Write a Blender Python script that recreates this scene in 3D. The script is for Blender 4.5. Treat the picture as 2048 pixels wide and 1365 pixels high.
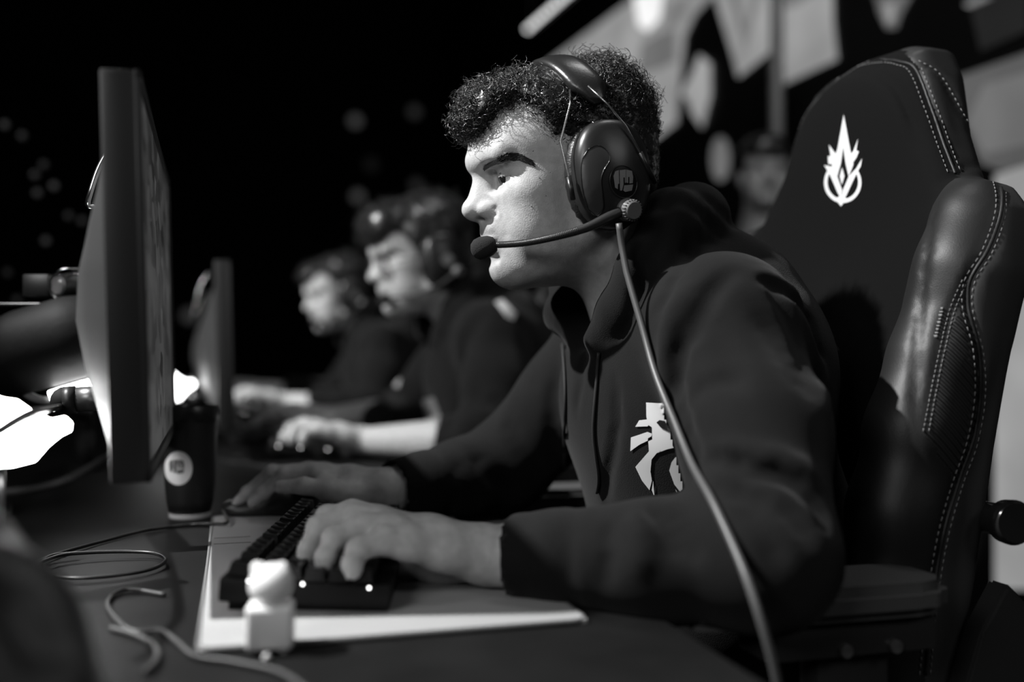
import bpy, bmesh, math, random
import numpy as np
from mathutils import Vector, Matrix
from mathutils.bvhtree import BVHTree
from mathutils.geometry import delaunay_2d_cdt

for _o in list(bpy.data.objects):
    bpy.data.objects.remove(_o)
scene = bpy.context.scene
COL = scene.collection
rng = np.random.RandomState(7)
random.seed(7)

# ------------------------------------------------------------------ camera
FPX, ZC = 1991.0, 0.96                       # focal length in photo pixels, camera height
YAW = math.atan2(.27, .963)
PITCH = math.atan2(700 - 682.5, FPX)
cam_d = bpy.data.cameras.new('camera')
cam = bpy.data.objects.new('camera', cam_d)
COL.objects.link(cam)
cam.location = (0, 0, ZC)
cam.rotation_euler = (math.pi / 2 + PITCH, 0, -YAW)
cam_d.sensor_width = 36
cam_d.lens = FPX / 2048 * 36
cam_d.clip_start = .02
cam_d.dof.use_dof = True
cam_d.dof.focus_distance = 1.045
cam_d.dof.aperture_fstop = 1.6
scene.camera = cam

# ------------------------------------------------------------------ world, lights, exposure
world = bpy.data.worlds.new('hall_dark')
scene.world = world
world.use_nodes = True
world.node_tree.nodes['Background'].inputs[0].default_value = (1, 1, 1, 1)
world.node_tree.nodes['Background'].inputs[1].default_value = .0035
scene.view_settings.view_transform = 'Standard'
scene.view_settings.look = 'None'
scene.view_settings.gamma = 1
scene.view_settings.exposure = 0
scene.view_settings.use_curve_mapping = False

def spot(name, loc, target, power, size=30, radius=.05, blend=.4):
    ld = bpy.data.lights.new(name, 'SPOT')
    ld.energy = power
    ld.spot_size = math.radians(size)
    ld.spot_blend = blend
    ld.shadow_soft_size = radius
    o = bpy.data.objects.new(name, ld)
    COL.objects.link(o)
    o.location = loc
    o.rotation_euler = (Vector(target) - Vector(loc)).to_track_quat('-Z', 'Y').to_euler()
    return o

def area(name, loc, target, power, sx, sy):
    ld = bpy.data.lights.new(name, 'AREA')
    ld.energy = power
    ld.shape = 'RECTANGLE'
    ld.size, ld.size_y = sx, sy
    o = bpy.data.objects.new(name, ld)
    COL.objects.link(o)
    o.location = loc
    o.rotation_euler = (Vector(target) - Vector(loc)).to_track_quat('-Z', 'Y').to_euler()
    return o

# stage spots hung in front of the row of players
spot('stage_spot', (-1.80, 1.20, 3.30), (.3, 1.0, 1.1), 980, 26, .035)
spot('stage_spot', (-2.0, 1.45, 2.8), (.25, 2.15, 1.05), 520, 20, .06)
spot('stage_spot', (-2.0, 2.5, 2.8), (.25, 3.3, 1.05), 620, 18, .06)
# unseen soft fills, added to brighten the hands and the chair and hood
area('front_fill', (-1.9, -.9, 2.2), (.3, 1.1, .85), 29, 1.2, .8)
area('back_fill', (2.2, -1.8, 2.9), (.75, 1.0, 1.15), 17, 1.5, 1.0)
area('onlooker_fill', (1.0, 1.6, 3.6), (1.7, 3.1, 1.5), 14, .6, .6)  # added lamp, only there to brighten the onlooker

# ------------------------------------------------------------------ photo pixel -> place
_R = np.array([math.cos(YAW), -math.sin(YAW), 0])
_F = np.array([math.sin(YAW) * math.cos(PITCH), math.cos(YAW) * math.cos(PITCH), math.sin(PITCH)])
_U = np.cross(_R, _F)
_C = np.array([0, 0, ZC])
def ray(a, b): return _F + _R * (a - 1024) / FPX + _U * (682.5 - b) / FPX
def PD(a, b, d): return _C + ray(a, b) * d
def PZ(a, b, z): r = ray(a, b); return _C + r * (z - ZC) / r[2]
def PX(a, b, x): r = ray(a, b); return _C + r * x / r[0]
def PY(a, b, y): r = ray(a, b); return _C + r * y / r[1]
def topx(p):
    v = np.asarray(p, float) - _C
    d = v @ _F
    return np.stack([1024 + FPX * (v @ _R) / d, 682.5 - FPX * (v @ _U) / d], -1)

# ------------------------------------------------------------------ materials (procedural greys)
MATS = {}
def mat(name, v, rough=.6, metal=0, bump=0, scale=200, var=0, vscale=30, spec=.5, coat=0, emit=0, sheen=0, trans=0):
    if name in MATS: return MATS[name]
    m = bpy.data.materials.new(name)
    m.use_nodes = True
    nt = m.node_tree
    b = nt.nodes['Principled BSDF']
    b.inputs['Base Color'].default_value = (v, v, v, 1)
    b.inputs['Roughness'].default_value = rough
    b.inputs['Metallic'].default_value = metal
    b.inputs['Specular IOR Level'].default_value = spec
    b.inputs['Coat Weight'].default_value = coat
    b.inputs['Sheen Weight'].default_value = sheen
    b.inputs['Transmission Weight'].default_value = trans
    if emit:
        b.inputs['Emission Color'].default_value = (1, 1, 1, 1)
        b.inputs['Emission Strength'].default_value = emit
    tc = nt.nodes.new('ShaderNodeTexCoord')
    if var:
        n = nt.nodes.new('ShaderNodeTexNoise')
        n.inputs['Scale'].default_value = vscale
        n.inputs['Detail'].default_value = 4
        nt.links.new(tc.outputs['Object'], n.inputs['Vector'])
        r = nt.nodes.new('ShaderNodeMapRange')
        r.inputs[1].default_value = .3; r.inputs[2].default_value = .7
        r.inputs[3].default_value = v * (1 - var); r.inputs[4].default_value = v * (1 + var)
        nt.links.new(n.outputs['Fac'], r.inputs[0])
        nt.links.new(r.outputs[0], b.inputs['Base Color'])
    if bump:
        n2 = nt.nodes.new('ShaderNodeTexNoise')
        n2.inputs['Scale'].default_value = scale
        n2.inputs['Detail'].default_value = 3
        nt.links.new(tc.outputs['Object'], n2.inputs['Vector'])
        bp = nt.nodes.new('ShaderNodeBump')
        bp.inputs['Strength'].default_value = bump
        bp.inputs['Distance'].default_value = .002
        nt.links.new(n2.outputs['Fac'], bp.inputs['Height'])
        nt.links.new(bp.outputs[0], b.inputs['Normal'])
    MATS[name] = m
    return m

def emit_mat(name, s):
    return mat(name, .004, .7, emit=s, spec=.1)

# ------------------------------------------------------------------ objects
def W(o):
    m = o.matrix_basis.copy()
    if o.parent: m = W(o.parent) @ o.matrix_parent_inverse @ m
    return m
def tag(o, label=None, cat=None, group=None, kind=None):
    if label: o['label'] = label
    if cat: o['category'] = cat
    if group: o['group'] = group
    if kind: o['kind'] = kind
    return o
def empty(name, loc, label=None, cat=None, group=None):
    o = bpy.data.objects.new(name, None)
    COL.objects.link(o)
    o.empty_display_size = .05
    o.location = loc
    return tag(o, label, cat, group)
def adopt(o, parent):
    if parent is not None:
        o.parent = parent
        o.matrix_parent_inverse = W(parent).inverted()
    return o
def obj(name, v, f, m, parent=None, smooth=True, label=None, kind=None):
    """one mesh object, vertices in place coordinates"""
    me = bpy.data.meshes.new(name)
    me.from_pydata([tuple(map(float, p)) for p in v], [], [tuple(map(int, q)) for q in f])
    me.materials.append(m)
    if smooth: me.polygons.foreach_set('use_smooth', [True] * len(me.polygons))
    me.update()
    o = bpy.data.objects.new(name, me)
    COL.objects.link(o)
    adopt(o, parent)
    return tag(o, label, None, None, kind)
def bmobj(name, bm, m, parent=None, smooth=False, angle=None):
    me = bpy.data.meshes.new(name)
    bm.normal_update()
    bm.to_mesh(me); bm.free()
    me.materials.append(m)
    if smooth: me.polygons.foreach_set('use_smooth', [True] * len(me.polygons))
    if angle: me.set_sharp_from_angle(angle=math.radians(angle))
    o = bpy.data.objects.new(name, me)
    COL.objects.link(o)
    return adopt(o, parent)
def dup(root, delta, parent=None, top=True):
    """copy of a thing with copies of its parts and sub-parts"""
    r = root.copy(); COL.objects.link(r)
    if top: r.location = Vector(r.location) + Vector(delta)
    if parent is not None:
        r.parent = parent
        r.matrix_parent_inverse = root.matrix_parent_inverse.copy()
    for ch in [c for c in root.children]:
        dup(ch, delta, r, False)
    return r

class MB:
    """collects simple shapes into ONE mesh"""
    def __init__(s): s.v = []; s.f = []
    def add(s, v, f):
        n = len(s.v)
        s.v += [tuple(p) for p in v]
        s.f += [tuple(i + n for i in q) for q in f]
        return s
    def build(s, name, m, parent=None, smooth=True, angle=None, label=None, kind=None):
        o = obj(name, s.v, s.f, m, parent, smooth, label, kind)
        if angle: o.data.set_sharp_from_angle(angle=math.radians(angle))
        return o

def box_data(c, s, bev=0, rot=None, seg=2):
    bm = bmesh.new()
    bmesh.ops.create_cube(bm, size=1)
    for v in bm.verts: v.co = Vector((v.co.x * s[0], v.co.y * s[1], v.co.z * s[2]))
    if bev: bmesh.ops.bevel(bm, geom=bm.edges[:], offset=bev, segments=seg, profile=.6, affect='EDGES')
    M = Matrix.Translation(Vector(c)) @ (rot.to_4x4() if rot is not None else Matrix())
    bm.verts.index_update()
    v = [tuple(M @ p.co) for p in bm.verts]
    f = [[q.index for q in fc.verts] for fc in bm.faces]
    bm.free()
    return v, f
def box(name, c, s, m, parent=None, bev=0, rot=None, seg=2, angle=40):
    v, f = box_data(c, s, bev, rot, seg)
    o = obj(name, v, f, m, parent, True)
    o.data.set_sharp_from_angle(angle=math.radians(angle))
    return o

def spline(pts, n):
    p = np.asarray(pts, float)
    if len(p) == 2: return np.array([p[0] + (p[1] - p[0]) * t for t in np.linspace(0, 1, n)])
    q = np.vstack([2 * p[0] - p[1], p, 2 * p[-1] - p[-2]])
    seg = np.linalg.norm(np.diff(p[:, :3], axis=0), axis=1)
    cum = np.concatenate([[0], np.cumsum(seg)])
    out = []
    for s in np.linspace(0, cum[-1], n):
        i = min(np.searchsorted(cum, s, 'right') - 1, len(p) - 2)
        t = (s - cum[i]) / max(seg[i], 1e-9)
        a, b, c, d = q[i], q[i + 1], q[i + 2], q[i + 3]
        out.append(.5 * (2 * b + (c - a) * t + (2 * a - 5 * b + 4 * c - d) * t * t + (3 * b - a - 3 * c + d) * t ** 3))
    return np.array(out)

def tube_data(pts, r, sides=8, cap=True, flat=1.0, up=None):
    p = np.asarray(pts, float)[:, :3]
    n = len(p)
    r = np.full(n, r) if np.isscalar(r) else np.interp(np.linspace(0, 1, n), np.linspace(0, 1, len(r)), r)
    t = np.gradient(p, axis=0)
    t /= np.linalg.norm(t, axis=1)[:, None] + 1e-12
    u = np.cross(t[0], up if up is not None else (.3, .2, .9))
    if np.linalg.norm(u) < 1e-3: u = np.cross(t[0], (1, 0, 0))
    u /= np.linalg.norm(u)
    v, f = [], []
    for i in range(n):
        u = u - t[i] * (u @ t[i]); u /= np.linalg.norm(u)
        w = np.cross(t[i], u)
        for k in range(sides):
            a = 2 * math.pi * k / sides
            v.append(p[i] + r[i] * (math.cos(a) * u + math.sin(a) * flat * w))
    for i in range(n - 1):
        for k in range(sides):
            k2 = (k + 1) % sides
            f.append((i * sides + k, i * sides + k2, (i + 1) * sides + k2, (i + 1) * sides + k))
    if cap:
        f.append(tuple(range(sides - 1, -1, -1)))
        f.append(tuple((n - 1) * sides + k for k in range(sides)))
    return v, f
def tube(name, pts, r, m, parent=None, sides=8, n=None, flat=1.0, label=None):
    p = spline(pts, n) if n else np.asarray(pts, float)
    v, f = tube_data(p, r, sides, flat=flat)
    return obj(name, v, f, m, parent, True, label)

def lathe_data(prof, seg=32, M=Matrix()):
    """profile of (radius, z) turned about z"""
    v, f = [], []
    for (r, z) in prof:
        for k in range(seg):
            a = 2 * math.pi * k / seg
            v.append(tuple(M @ Vector((r * math.cos(a), r * math.sin(a), z))))
    n = len(prof)
    for i in range(n - 1):
        for k in range(seg):
            k2 = (k + 1) % seg
            f.append((i * seg + k, i * seg + k2, (i + 1) * seg + k2, (i + 1) * seg + k))
    f.append(tuple(range(seg - 1, -1, -1)))
    f.append(tuple((n - 1) * seg + k for k in range(seg)))
    return v, f
def lathe(name, prof, m, parent=None, seg=32, M=Matrix(), angle=35):
    v, f = lathe_data(prof, seg, M)
    o = obj(name, v, f, m, parent, True)
    o.data.set_sharp_from_angle(angle=math.radians(angle))
    return o

def axis_mat(o, z, x=None):
    z = Vector(z).normalized()
    x = Vector(x) if x is not None else (Vector((0, 0, 1)) if abs(z.z) < .9 else Vector((1, 0, 0)))
    x = (x - z * x.dot(z)).normalized()
    y = z.cross(x)
    M = Matrix((x, y, z)).transposed().to_4x4()
    return Matrix.Translation(Vector(o)) @ M

def prism(name, poly, depth, M, m, parent=None, bev=0):
    """extruded flat polygon, polygon in M's xy, thickness along M's z"""
    bm = bmesh.new()
    vs = [bm.verts.new((p[0], p[1], 0)) for p in poly]
    fc = bm.faces.new(vs)
    r = bmesh.ops.extrude_face_region(bm, geom=[fc])
    for e in r['geom']:
        if isinstance(e, bmesh.types.BMVert): e.co.z += depth
    bmesh.ops.recalc_face_normals(bm, faces=bm.faces[:])
    if bev: bmesh.ops.bevel(bm, geom=bm.edges[:], offset=bev, segments=2, affect='EDGES')
    bmesh.ops.transform(bm, matrix=M, verts=bm.verts[:])
    return bmobj(name, bm, m, parent, True, 40)

# ------------------------------------------------------------------ implicit shapes -> one smooth surface
class SDF:
    def __init__(s, lo, hi, h):
        s.lo = np.array(lo, float); s.h = h
        n = np.ceil((np.array(hi) - s.lo) / h).astype(int) + 1
        s.n = n
        s.ax = [(s.lo[i] + h * np.arange(n[i])).astype(np.float32) for i in range(3)]
        s.d = np.full(tuple(n), .5, np.float32)
    def blk(s, lo, hi):
        sl = []
        for i in range(3):
            a = int(max(0, math.floor((lo[i] - s.lo[i]) / s.h)))
            b = int(min(s.n[i], math.ceil((hi[i] - s.lo[i]) / s.h) + 1))
            if b <= a: return None, None
            sl.append(slice(a, b))
        x = s.ax[0][sl[0]][:, None, None]; y = s.ax[1][sl[1]][None, :, None]; z = s.ax[2][sl[2]][None, None, :]
        return tuple(sl), (x, y, z)
    def _op(s, sl, e, k, sub=False):
        d = s.d[sl]
        if sub:
            h = np.clip(.5 - .5 * (d + e) / k, 0, 1)
            s.d[sl] = d * (1 - h) + (-e) * h + k * h * (1 - h)
        else:
            h = np.clip(.5 + .5 * (e - d) / k, 0, 1)
            s.d[sl] = e * (1 - h) + d * h - k * h * (1 - h)
    def cone(s, a, b, ra, rb, k=.01, sub=False):
        a = np.array(a, float); b = np.array(b, float)
        mr = max(ra, rb) + k + 5 * s.h
        sl, g = s.blk(np.minimum(a, b) - mr, np.maximum(a, b) + mr)
        if sl is None: return s
        ab = b - a; L = ab @ ab + 1e-12
        q = [g[i] - a[i] for i in range(3)]
        t = np.clip((q[0] * ab[0] + q[1] * ab[1] + q[2] * ab[2]) / L, 0, 1)
        e = np.sqrt((q[0] - t * ab[0]) ** 2 + (q[1] - t * ab[1]) ** 2 + (q[2] - t * ab[2]) ** 2) - (ra + (rb - ra) * t)
        s._op(sl, e, k, sub)
        return s
    def chain(s, pts, rs, k=.01, sub=False):
        for i in range(len(pts) - 1): s.cone(pts[i], pts[i + 1], rs[i], rs[i + 1], k, sub)
        return s
    def ell(s, c, r, k=.01, sub=False, rot=None):
        c = np.array(c, float); r = np.array(r, float)
        mr = r.max() + k + 5 * s.h
        sl, g = s.blk(c - mr, c + mr)
        if sl is None: return s
        q = [g[i] - c[i] for i in range(3)]
        if rot is not None:
            m = np.array(rot.transposed())
            q = [m[i][0] * q[0] + m[i][1] * q[1] + m[i][2] * q[2] for i in range(3)]
        k0 = np.sqrt((q[0] / r[0]) ** 2 + (q[1] / r[1]) ** 2 + (q[2] / r[2]) ** 2)
        k1 = np.sqrt((q[0] / r[0] ** 2) ** 2 + (q[1] / r[1] ** 2) ** 2 + (q[2] / r[2] ** 2) ** 2) + 1e-9
        s._op(sl, k0 * (k0 - 1) / k1, k, sub)
        return s
    def half(s, p, n, k=.005):
        """cut away the side the normal points to"""
        p = np.array(p, float); n = np.array(n, float); n = n / np.linalg.norm(n)
        g = (s.ax[0][:, None, None], s.ax[1][None, :, None], s.ax[2][None, None, :])
        e = (g[0] - p[0]) * n[0] + (g[1] - p[1]) * n[1] + (g[2] - p[2]) * n[2]
        s._op((slice(None),) * 3, (-e).astype(np.float32), k, True)
        return s
    def crease(s, pts, w, depth):
        p = np.asarray(pts, float)
        mr = 3 * w + s.h
        sl, g = s.blk(p.min(0) - mr, p.max(0) + mr)
        if sl is None: return s
        best = None
        n = len(p) - 1
        for i in range(n):
            ab = p[i + 1] - p[i]; L = ab @ ab + 1e-12
            q = [g[j] - p[i][j] for j in range(3)]
            t = np.clip((q[0] * ab[0] + q[1] * ab[1] + q[2] * ab[2]) / L, 0, 1)
            e = (q[0] - t * ab[0]) ** 2 + (q[1] - t * ab[1]) ** 2 + (q[2] - t * ab[2]) ** 2
            # fade at both ends
            u = (i + t) / n
            fade = np.clip(np.minimum(u, 1 - u) * 5, 0, 1)
            val = np.exp(-e / (w * w)) * fade
            best = val if best is None else np.maximum(best, val)
        s.d[sl] += (depth * best).astype(np.float32)
        return s
    def hit(s, a, b, t0=.6, t1=1.9):
        r = ray(a, b)
        t = np.arange(t0, t1, s.h * .3)
        p = _C + r[None] * t[:, None]
        i = np.rint((p - s.lo) / s.h).astype(int)
        ok = ((i >= 0) & (i < s.n)).all(1)
        v = np.full(len(t), 1.0)
        j = i[ok]
        v[ok] = s.d[j[:, 0], j[:, 1], j[:, 2]]
        w = np.where(v < 0)[0]
        return p[w[0]] if len(w) else None
    def hits(s, poly, n=14, **kw):
        q = spline([(a, b, 0) for a, b in poly], n)
        r = [s.hit(a, b, **kw) for a, b, _ in q]
        return np.array([x for x in r if x is not None])
    def mesh(s, smooth=0):
        d = s.d
        ins = d < 0
        nx, ny, nz = d.shape
        cnt = np.zeros((nx - 1, ny - 1, nz - 1), np.int8)
        for i in (0, 1):
            for j in (0, 1):
                for k in (0, 1):
                    cnt += ins[i:nx - 1 + i, j:ny - 1 + j, k:nz - 1 + k]
        act = np.argwhere((cnt > 0) & (cnt < 8))
        idx = np.full(cnt.shape, -1, np.int64)
        idx[act[:, 0], act[:, 1], act[:, 2]] = np.arange(len(act))
        acc = np.zeros((len(act), 3)); num = np.zeros(len(act))
        cor = [(i, j, k) for i in (0, 1) for j in (0, 1) for k in (0, 1)]
        for a in range(8):
            for b in range(a + 1, 8):
                ca, cb = np.array(cor[a]), np.array(cor[b])
                if abs(ca - cb).sum() != 1: continue
                pa, pb = act + ca, act + cb
                da = d[pa[:, 0], pa[:, 1], pa[:, 2]]; db = d[pb[:, 0], pb[:, 1], pb[:, 2]]
                m = (da < 0) != (db < 0)
                t = da[m] / (da[m] - db[m])
                acc[m] += pa[m] + t[:, None] * (cb - ca)
                num[m] += 1
        v = s.lo + s.h * acc / num[:, None]
        F = []
        for ax in range(3):
            o1, o2 = [(1, 2), (2, 0), (0, 1)][ax]
            sa = [slice(None)] * 3; sb = [slice(None)] * 3
            sa[ax] = slice(0, -1); sb[ax] = slice(1, None)
            A, B = ins[tuple(sa)], ins[tuple(sb)]
            e = np.argwhere(A != B)
            fl = A[e[:, 0], e[:, 1], e[:, 2]]
            ok = (e[:, o1] > 0) & (e[:, o2] > 0) & (e[:, o1] < d.shape[o1] - 1) & (e[:, o2] < d.shape[o2] - 1)
            e, fl = e[ok], fl[ok]
            def cell(a1, a2):
                c = e.copy(); c[:, o1] += a1; c[:, o2] += a2
                return idx[c[:, 0], c[:, 1], c[:, 2]]
            q = np.stack([cell(-1, -1), cell(0, -1), cell(0, 0), cell(-1, 0)], 1)
            q[~fl] = q[~fl][:, ::-1]
            F.append(q)
        F = np.vstack(F)
        if smooth:
            E = np.vstack([F[:, [0, 1]], F[:, [1, 2]], F[:, [2, 3]], F[:, [3, 0]]])
            deg = np.bincount(E.ravel(), minlength=len(v))[:, None] + 1e-9
            for it in range(smooth):
                sm = np.zeros_like(v)
                for c in range(3):
                    sm[:, c] = np.bincount(E[:, 0], v[E[:, 1], c], len(v)) + np.bincount(E[:, 1], v[E[:, 0], c], len(v))
                v = v + (.5 if it % 2 == 0 else -.52) * (sm / deg - v)
        return v, F

def np_obj(name, v, f, m, parent=None, label=None, kind=None):
    me = bpy.data.meshes.new(name)
    v = np.asarray(v, np.float32); f = np.asarray(f, np.int32)
    me.vertices.add(len(v)); me.vertices.foreach_set('co', v.ravel())
    k = f.shape[1]
    me.loops.add(f.size); me.loops.foreach_set('vertex_index', f.ravel())
    me.polygons.add(len(f))
    me.polygons.foreach_set('loop_start', np.arange(len(f), dtype=np.int32) * k)
    me.polygons.foreach_set('use_smooth', np.ones(len(f), bool))
    me.update(calc_edges=True)
    me.validate()
    me.materials.append(m)
    o = bpy.data.objects.new(name, me)
    COL.objects.link(o)
    adopt(o, parent)
    return tag(o, label, None, None, kind)

def submesh(v, f, keep):
    f = f[keep]
    u, inv = np.unique(f, return_inverse=True)
    return v[u], inv.reshape(f.shape)

def inpoly(p, poly):
    poly = np.asarray(poly, float); x, y = p[:, 0], p[:, 1]
    r = np.zeros(len(p), bool)
    j = len(poly) - 1
    for i in range(len(poly)):
        xi, yi = poly[i]; xj, yj = poly[j]
        c = ((yi > y) != (yj > y)) & (x < (xj - xi) * (y - yi) / (yj - yi + 1e-12) + xi)
        r ^= c
        j = i
    return r

def bvh_of(v, f): return BVHTree.FromPolygons([tuple(p) for p in v], [tuple(map(int, q)) for q in f])

def drape(name, polys, bvh, m, parent, step=5, off=.0006, edge=4, dmin=0):
    """flat print laid on the surface it is printed on"""
    mb = MB()
    for poly in polys:
        poly = np.asarray(poly, float)
        b = []
        for i in range(len(poly)):
            a, c = poly[i], poly[(i + 1) % len(poly)]
            k = max(1, int(np.linalg.norm(c - a) / edge))
            b += [a + (c - a) * t / k for t in range(k)]
        b = np.array(b)
        lo, hi = b.min(0), b.max(0)
        gx, gy = np.meshgrid(np.arange(lo[0] + step / 2, hi[0], step), np.arange(lo[1] + step / 2, hi[1], step))
        g = np.stack([gx.ravel(), gy.ravel()], 1)
        g = g[inpoly(g, b)] if len(g) else g
        pts = np.vstack([b, g]) if len(g) else b
        n = len(b)
        vs, _, fs, *_r = delaunay_2d_cdt([Vector(p) for p in pts], [(i, (i + 1) % n) for i in range(n)], [], 1, 1e-4)
        cen = np.array([np.mean([vs[i] for i in q], axis=0) for q in fs])
        keep = inpoly(cen, b)
        pos = []
        for p in vs:
            r = Vector(ray(p[0], p[1])).normalized()
            h = bvh.ray_cast(Vector(_C), r)
            pos.append(None if h[0] is None or h[3] < dmin else h[0] + (h[1] if h[1].dot(r) < 0 else -h[1]) * off)
        ff = []
        for q, kp in zip(fs, keep):
            if kp and all(pos[i] is not None for i in q): ff.append(tuple(q))
        fb = Vector((0, 0, 0))
        mb.add([tuple(p if p is not None else fb) for p in pos], ff)
    v = np.array(mb.v); used = sorted(set(i for q in mb.f for i in q))
    mp = {o: i for i, o in enumerate(used)}
    return obj(name, v[used], [tuple(mp[i] for i in q) for q in mb.f], m, parent, True)

def onsurf(bvh, a, b, off=0.0):
    r = Vector(ray(a, b)).normalized()
    h = bvh.ray_cast(Vector(_C), r)
    if h[0] is None: return None
    n = h[1] if h[1].dot(r) < 0 else -h[1]
    return np.array(h[0] + n * off)
# ================================================================== the setting
M_floor = mat('stage_floor', .03, .7, var=.3, vscale=6)
M_black = mat('hall_black', .006, .95, spec=.1)
def slab(name, lo, hi, m):
    lo = np.array(lo, float); hi = np.array(hi, float)
    o = box(name, (lo + hi) / 2, hi - lo, m)
    tag(o, kind='structure')
    return o
slab('floor', (-8, -3, -.1), (5, 12, 0), M_floor)
slab('wall_far', (-8, 12, 0), (5, 12.2, 6), M_black)
slab('wall_side', (-8.2, -3, 0), (-8, 12.2, 6), M_black)
slab('ceiling', (-8, -3, 6), (5, 12.2, 6.1), M_black)

DZ = .74
desk = empty('desk', (-.2, 2.4, 0), 'long black tournament desk running along the row of players', 'desk')
M_desk = mat('desk_black', .006, .55, bump=.06, scale=60, var=.35, vscale=14, spec=.18)
box('desk_top', (-.3, 2.35, DZ - .0175), (1.28, 4.5, .035), M_desk, desk, .004)
M_frame = mat('steel_black', .012, .5, .3)
for x in (-.8, .2):
    for y in (.3, 2.3, 4.4):
        box('leg', (x, y, (DZ - .035) / 2), (.06, .06, DZ - .035), M_frame, desk, .004)
box('front_panel', (-.85, 2.35, .4), (.02, 4.1, .6), M_frame, desk, .003)
# ================================================================== people
M_skin = mat('skin', .44, .50, bump=.20, scale=650, var=.11, vscale=120, spec=.4)
_b = M_skin.node_tree.nodes['Principled BSDF']
_b.inputs['Subsurface Weight'].default_value = .06
_b.inputs['Subsurface Radius'].default_value = (.004, .004, .004)
def _skin():
    nt = M_skin.node_tree; b = nt.nodes['Principled BSDF']
    src = b.inputs['Base Color'].links[0].from_socket
    at = nt.nodes.new('ShaderNodeAttribute'); at.attribute_name = 'tone'
    tc = nt.nodes.new('ShaderNodeTexCoord'); n = nt.nodes.new('ShaderNodeTexNoise')
    n.inputs['Scale'].default_value = 1100; n.inputs['Detail'].default_value = 2
    nt.links.new(tc.outputs['Object'], n.inputs['Vector'])
    # stubble speckle, also on lips and round the eyes, where the tone is low
    inv = nt.nodes.new('ShaderNodeMath'); inv.operation = 'SUBTRACT'; inv.inputs[0].default_value = 1
    nt.links.new(at.outputs['Fac'], inv.inputs[1])
    sp = nt.nodes.new('ShaderNodeMath'); sp.operation = 'MULTIPLY'
    nt.links.new(inv.outputs[0], sp.inputs[0]); nt.links.new(n.outputs['Fac'], sp.inputs[1])
    k = nt.nodes.new('ShaderNodeMath'); k.operation = 'MULTIPLY_ADD'; k.inputs[1].default_value = -2.0; k.inputs[2].default_value = 1
    nt.links.new(sp.outputs[0], k.inputs[0])
    mu = nt.nodes.new('ShaderNodeMath'); mu.operation = 'MULTIPLY'
    nt.links.new(src, mu.inputs[0]); nt.links.new(k.outputs[0], mu.inputs[1])
    nt.links.new(mu.outputs[0], b.inputs['Base Color'])
_skin()
M_hoodie = mat('hoodie_cotton', .0065, .9, bump=.30, scale=800, var=.18, vscale=20, spec=.10, sheen=.05)
M_cord = mat('cord_black', .008, .8)
M_hair = mat('dark_hair', .012, .34, spec=.6)
M_trouser = mat('trouser_cotton', .03, .9, bump=.15, scale=700)
M_print = mat('print_white', .55, .75)
M_eyewhite = mat('eye_white', .55, .12, spec=.6)
M_iris = mat('iris_dark', .010, .1, spec=.7)

def head_mesh(h):
    """head and neck in head axes: x forward, y left, z up, origin between the ears"""
    s = SDF((-.125, -.098, -.215), (.145, .098, .15), h)
    s.ell((.005, 0, .05), (.098, .075, .084), .01)
    s.ell((.056, 0, .055), (.051, .060, .048), .02)
    s.ell((.045, 0, -.008), (.061, .062, .072), .02)
    s.ell((.074, 0, -.042), (.036, .034, .036), .018)
    s.ell((.040, 0, -.074), (.054, .046, .029), .02)
    for y in (-1, 1):
        s.cone((.018, y * .052, -.05), (.086, y * .013, -.074), .019, .019, .022)
        s.ell((.066, y * .043, .002), (.026, .022, .020), .014)
        s.ell((.060, y * .043, -.032), (.032, .022, .036), .016)
        s.cone((.101, y * .006, .0465), (.0875, y * .042, .0465), .0143, .0140, .009)
        s.ell((-.006, y * .077, .004), (.02, .011, .03), .006)
    s.ell((.093, 0, -.075), (.019, .022, .016), .012)
    s.cone((-.018, 0, -.02), (-.066, 0, -.17), .058, .062, .03)
    s.cone((-.066, 0, -.17), (-.08, 0, -.24), .062, .075, .03)
    for y in (-1, 1):
        s.ell((.104, y * .035, .0230), (.0185, .022, .0140), .009, True)
        s.cone((.094, y * .016, .028), (.096, y * .017, .014), .006, .005, .008, True)
    # nose
    s.cone((.099, 0, .034), (.1165, 0, .000), .0075, .0100, .008)
    s.cone((.094, 0, .026), (.103, 0, -.004), .0125, .0165, .010)
    s.ell((.1205, 0, -.0035), (.0115, .0120, .0108), .006)
    for y in (-1, 1):
        s.ell((.1060, y * .0135, -.0078), (.0120, .0064, .0080), .006)
        s.cone((.112, y * .010, -.010), (.108, y * .013, -.013), .0042, .0042, .003)
    s.cone((.121, 0, -.010), (.109, 0, -.016), .0048, .0055, .004)
    for y in (-1, 1):
        s.ell((.1135, y * .0075, -.0165), (.0065, .0036, .0045), .002, True)
        # crease beside the nose wing and fold to the mouth corner
        s.crease([(.100, y * .0225, -.004), (.0985, y * .0235, -.012), (.101, y * .021, -.019)], .004, .0022)
        s.crease([(.099, y * .024, -.016), (.095, y * .030, -.030), (.091, y * .031, -.043)], .006, .0012)
    # lips
    s.ell((.1055, 0, -.0300), (.0105, .017, .0110), .008)
    s.ell((.1065, 0, -.0395), (.0105, .0200, .0052), .004)
    s.ell((.1035, 0, -.0510), (.0108, .0180, .0062), .005)
    for y in (-1, 1):
        s.cone((.1165, 0, -.0452), (.0985, y * .024, -.0470), .0016, .0010, .003, True)
        s.cone((.119, 0, -.0625), (.108, y * .016, -.062), .0042, .003, .006, True)
    # lids round the eyeballs
    for y in (-1, 1):
        s.ell((.0788, y * .0320, .0205), (.0152, .0156, .0140), .007)
        s.cone((.0945, y * .0240, .0175), (.0855, y * .0455, .0180), .0044, .0034, .0015, True)
        s.crease([(.095, y * .022, .0265), (.093, y * .033, .0290), (.085, y * .043, .0255)], .0028, .0012)
    return s.mesh(2)

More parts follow.
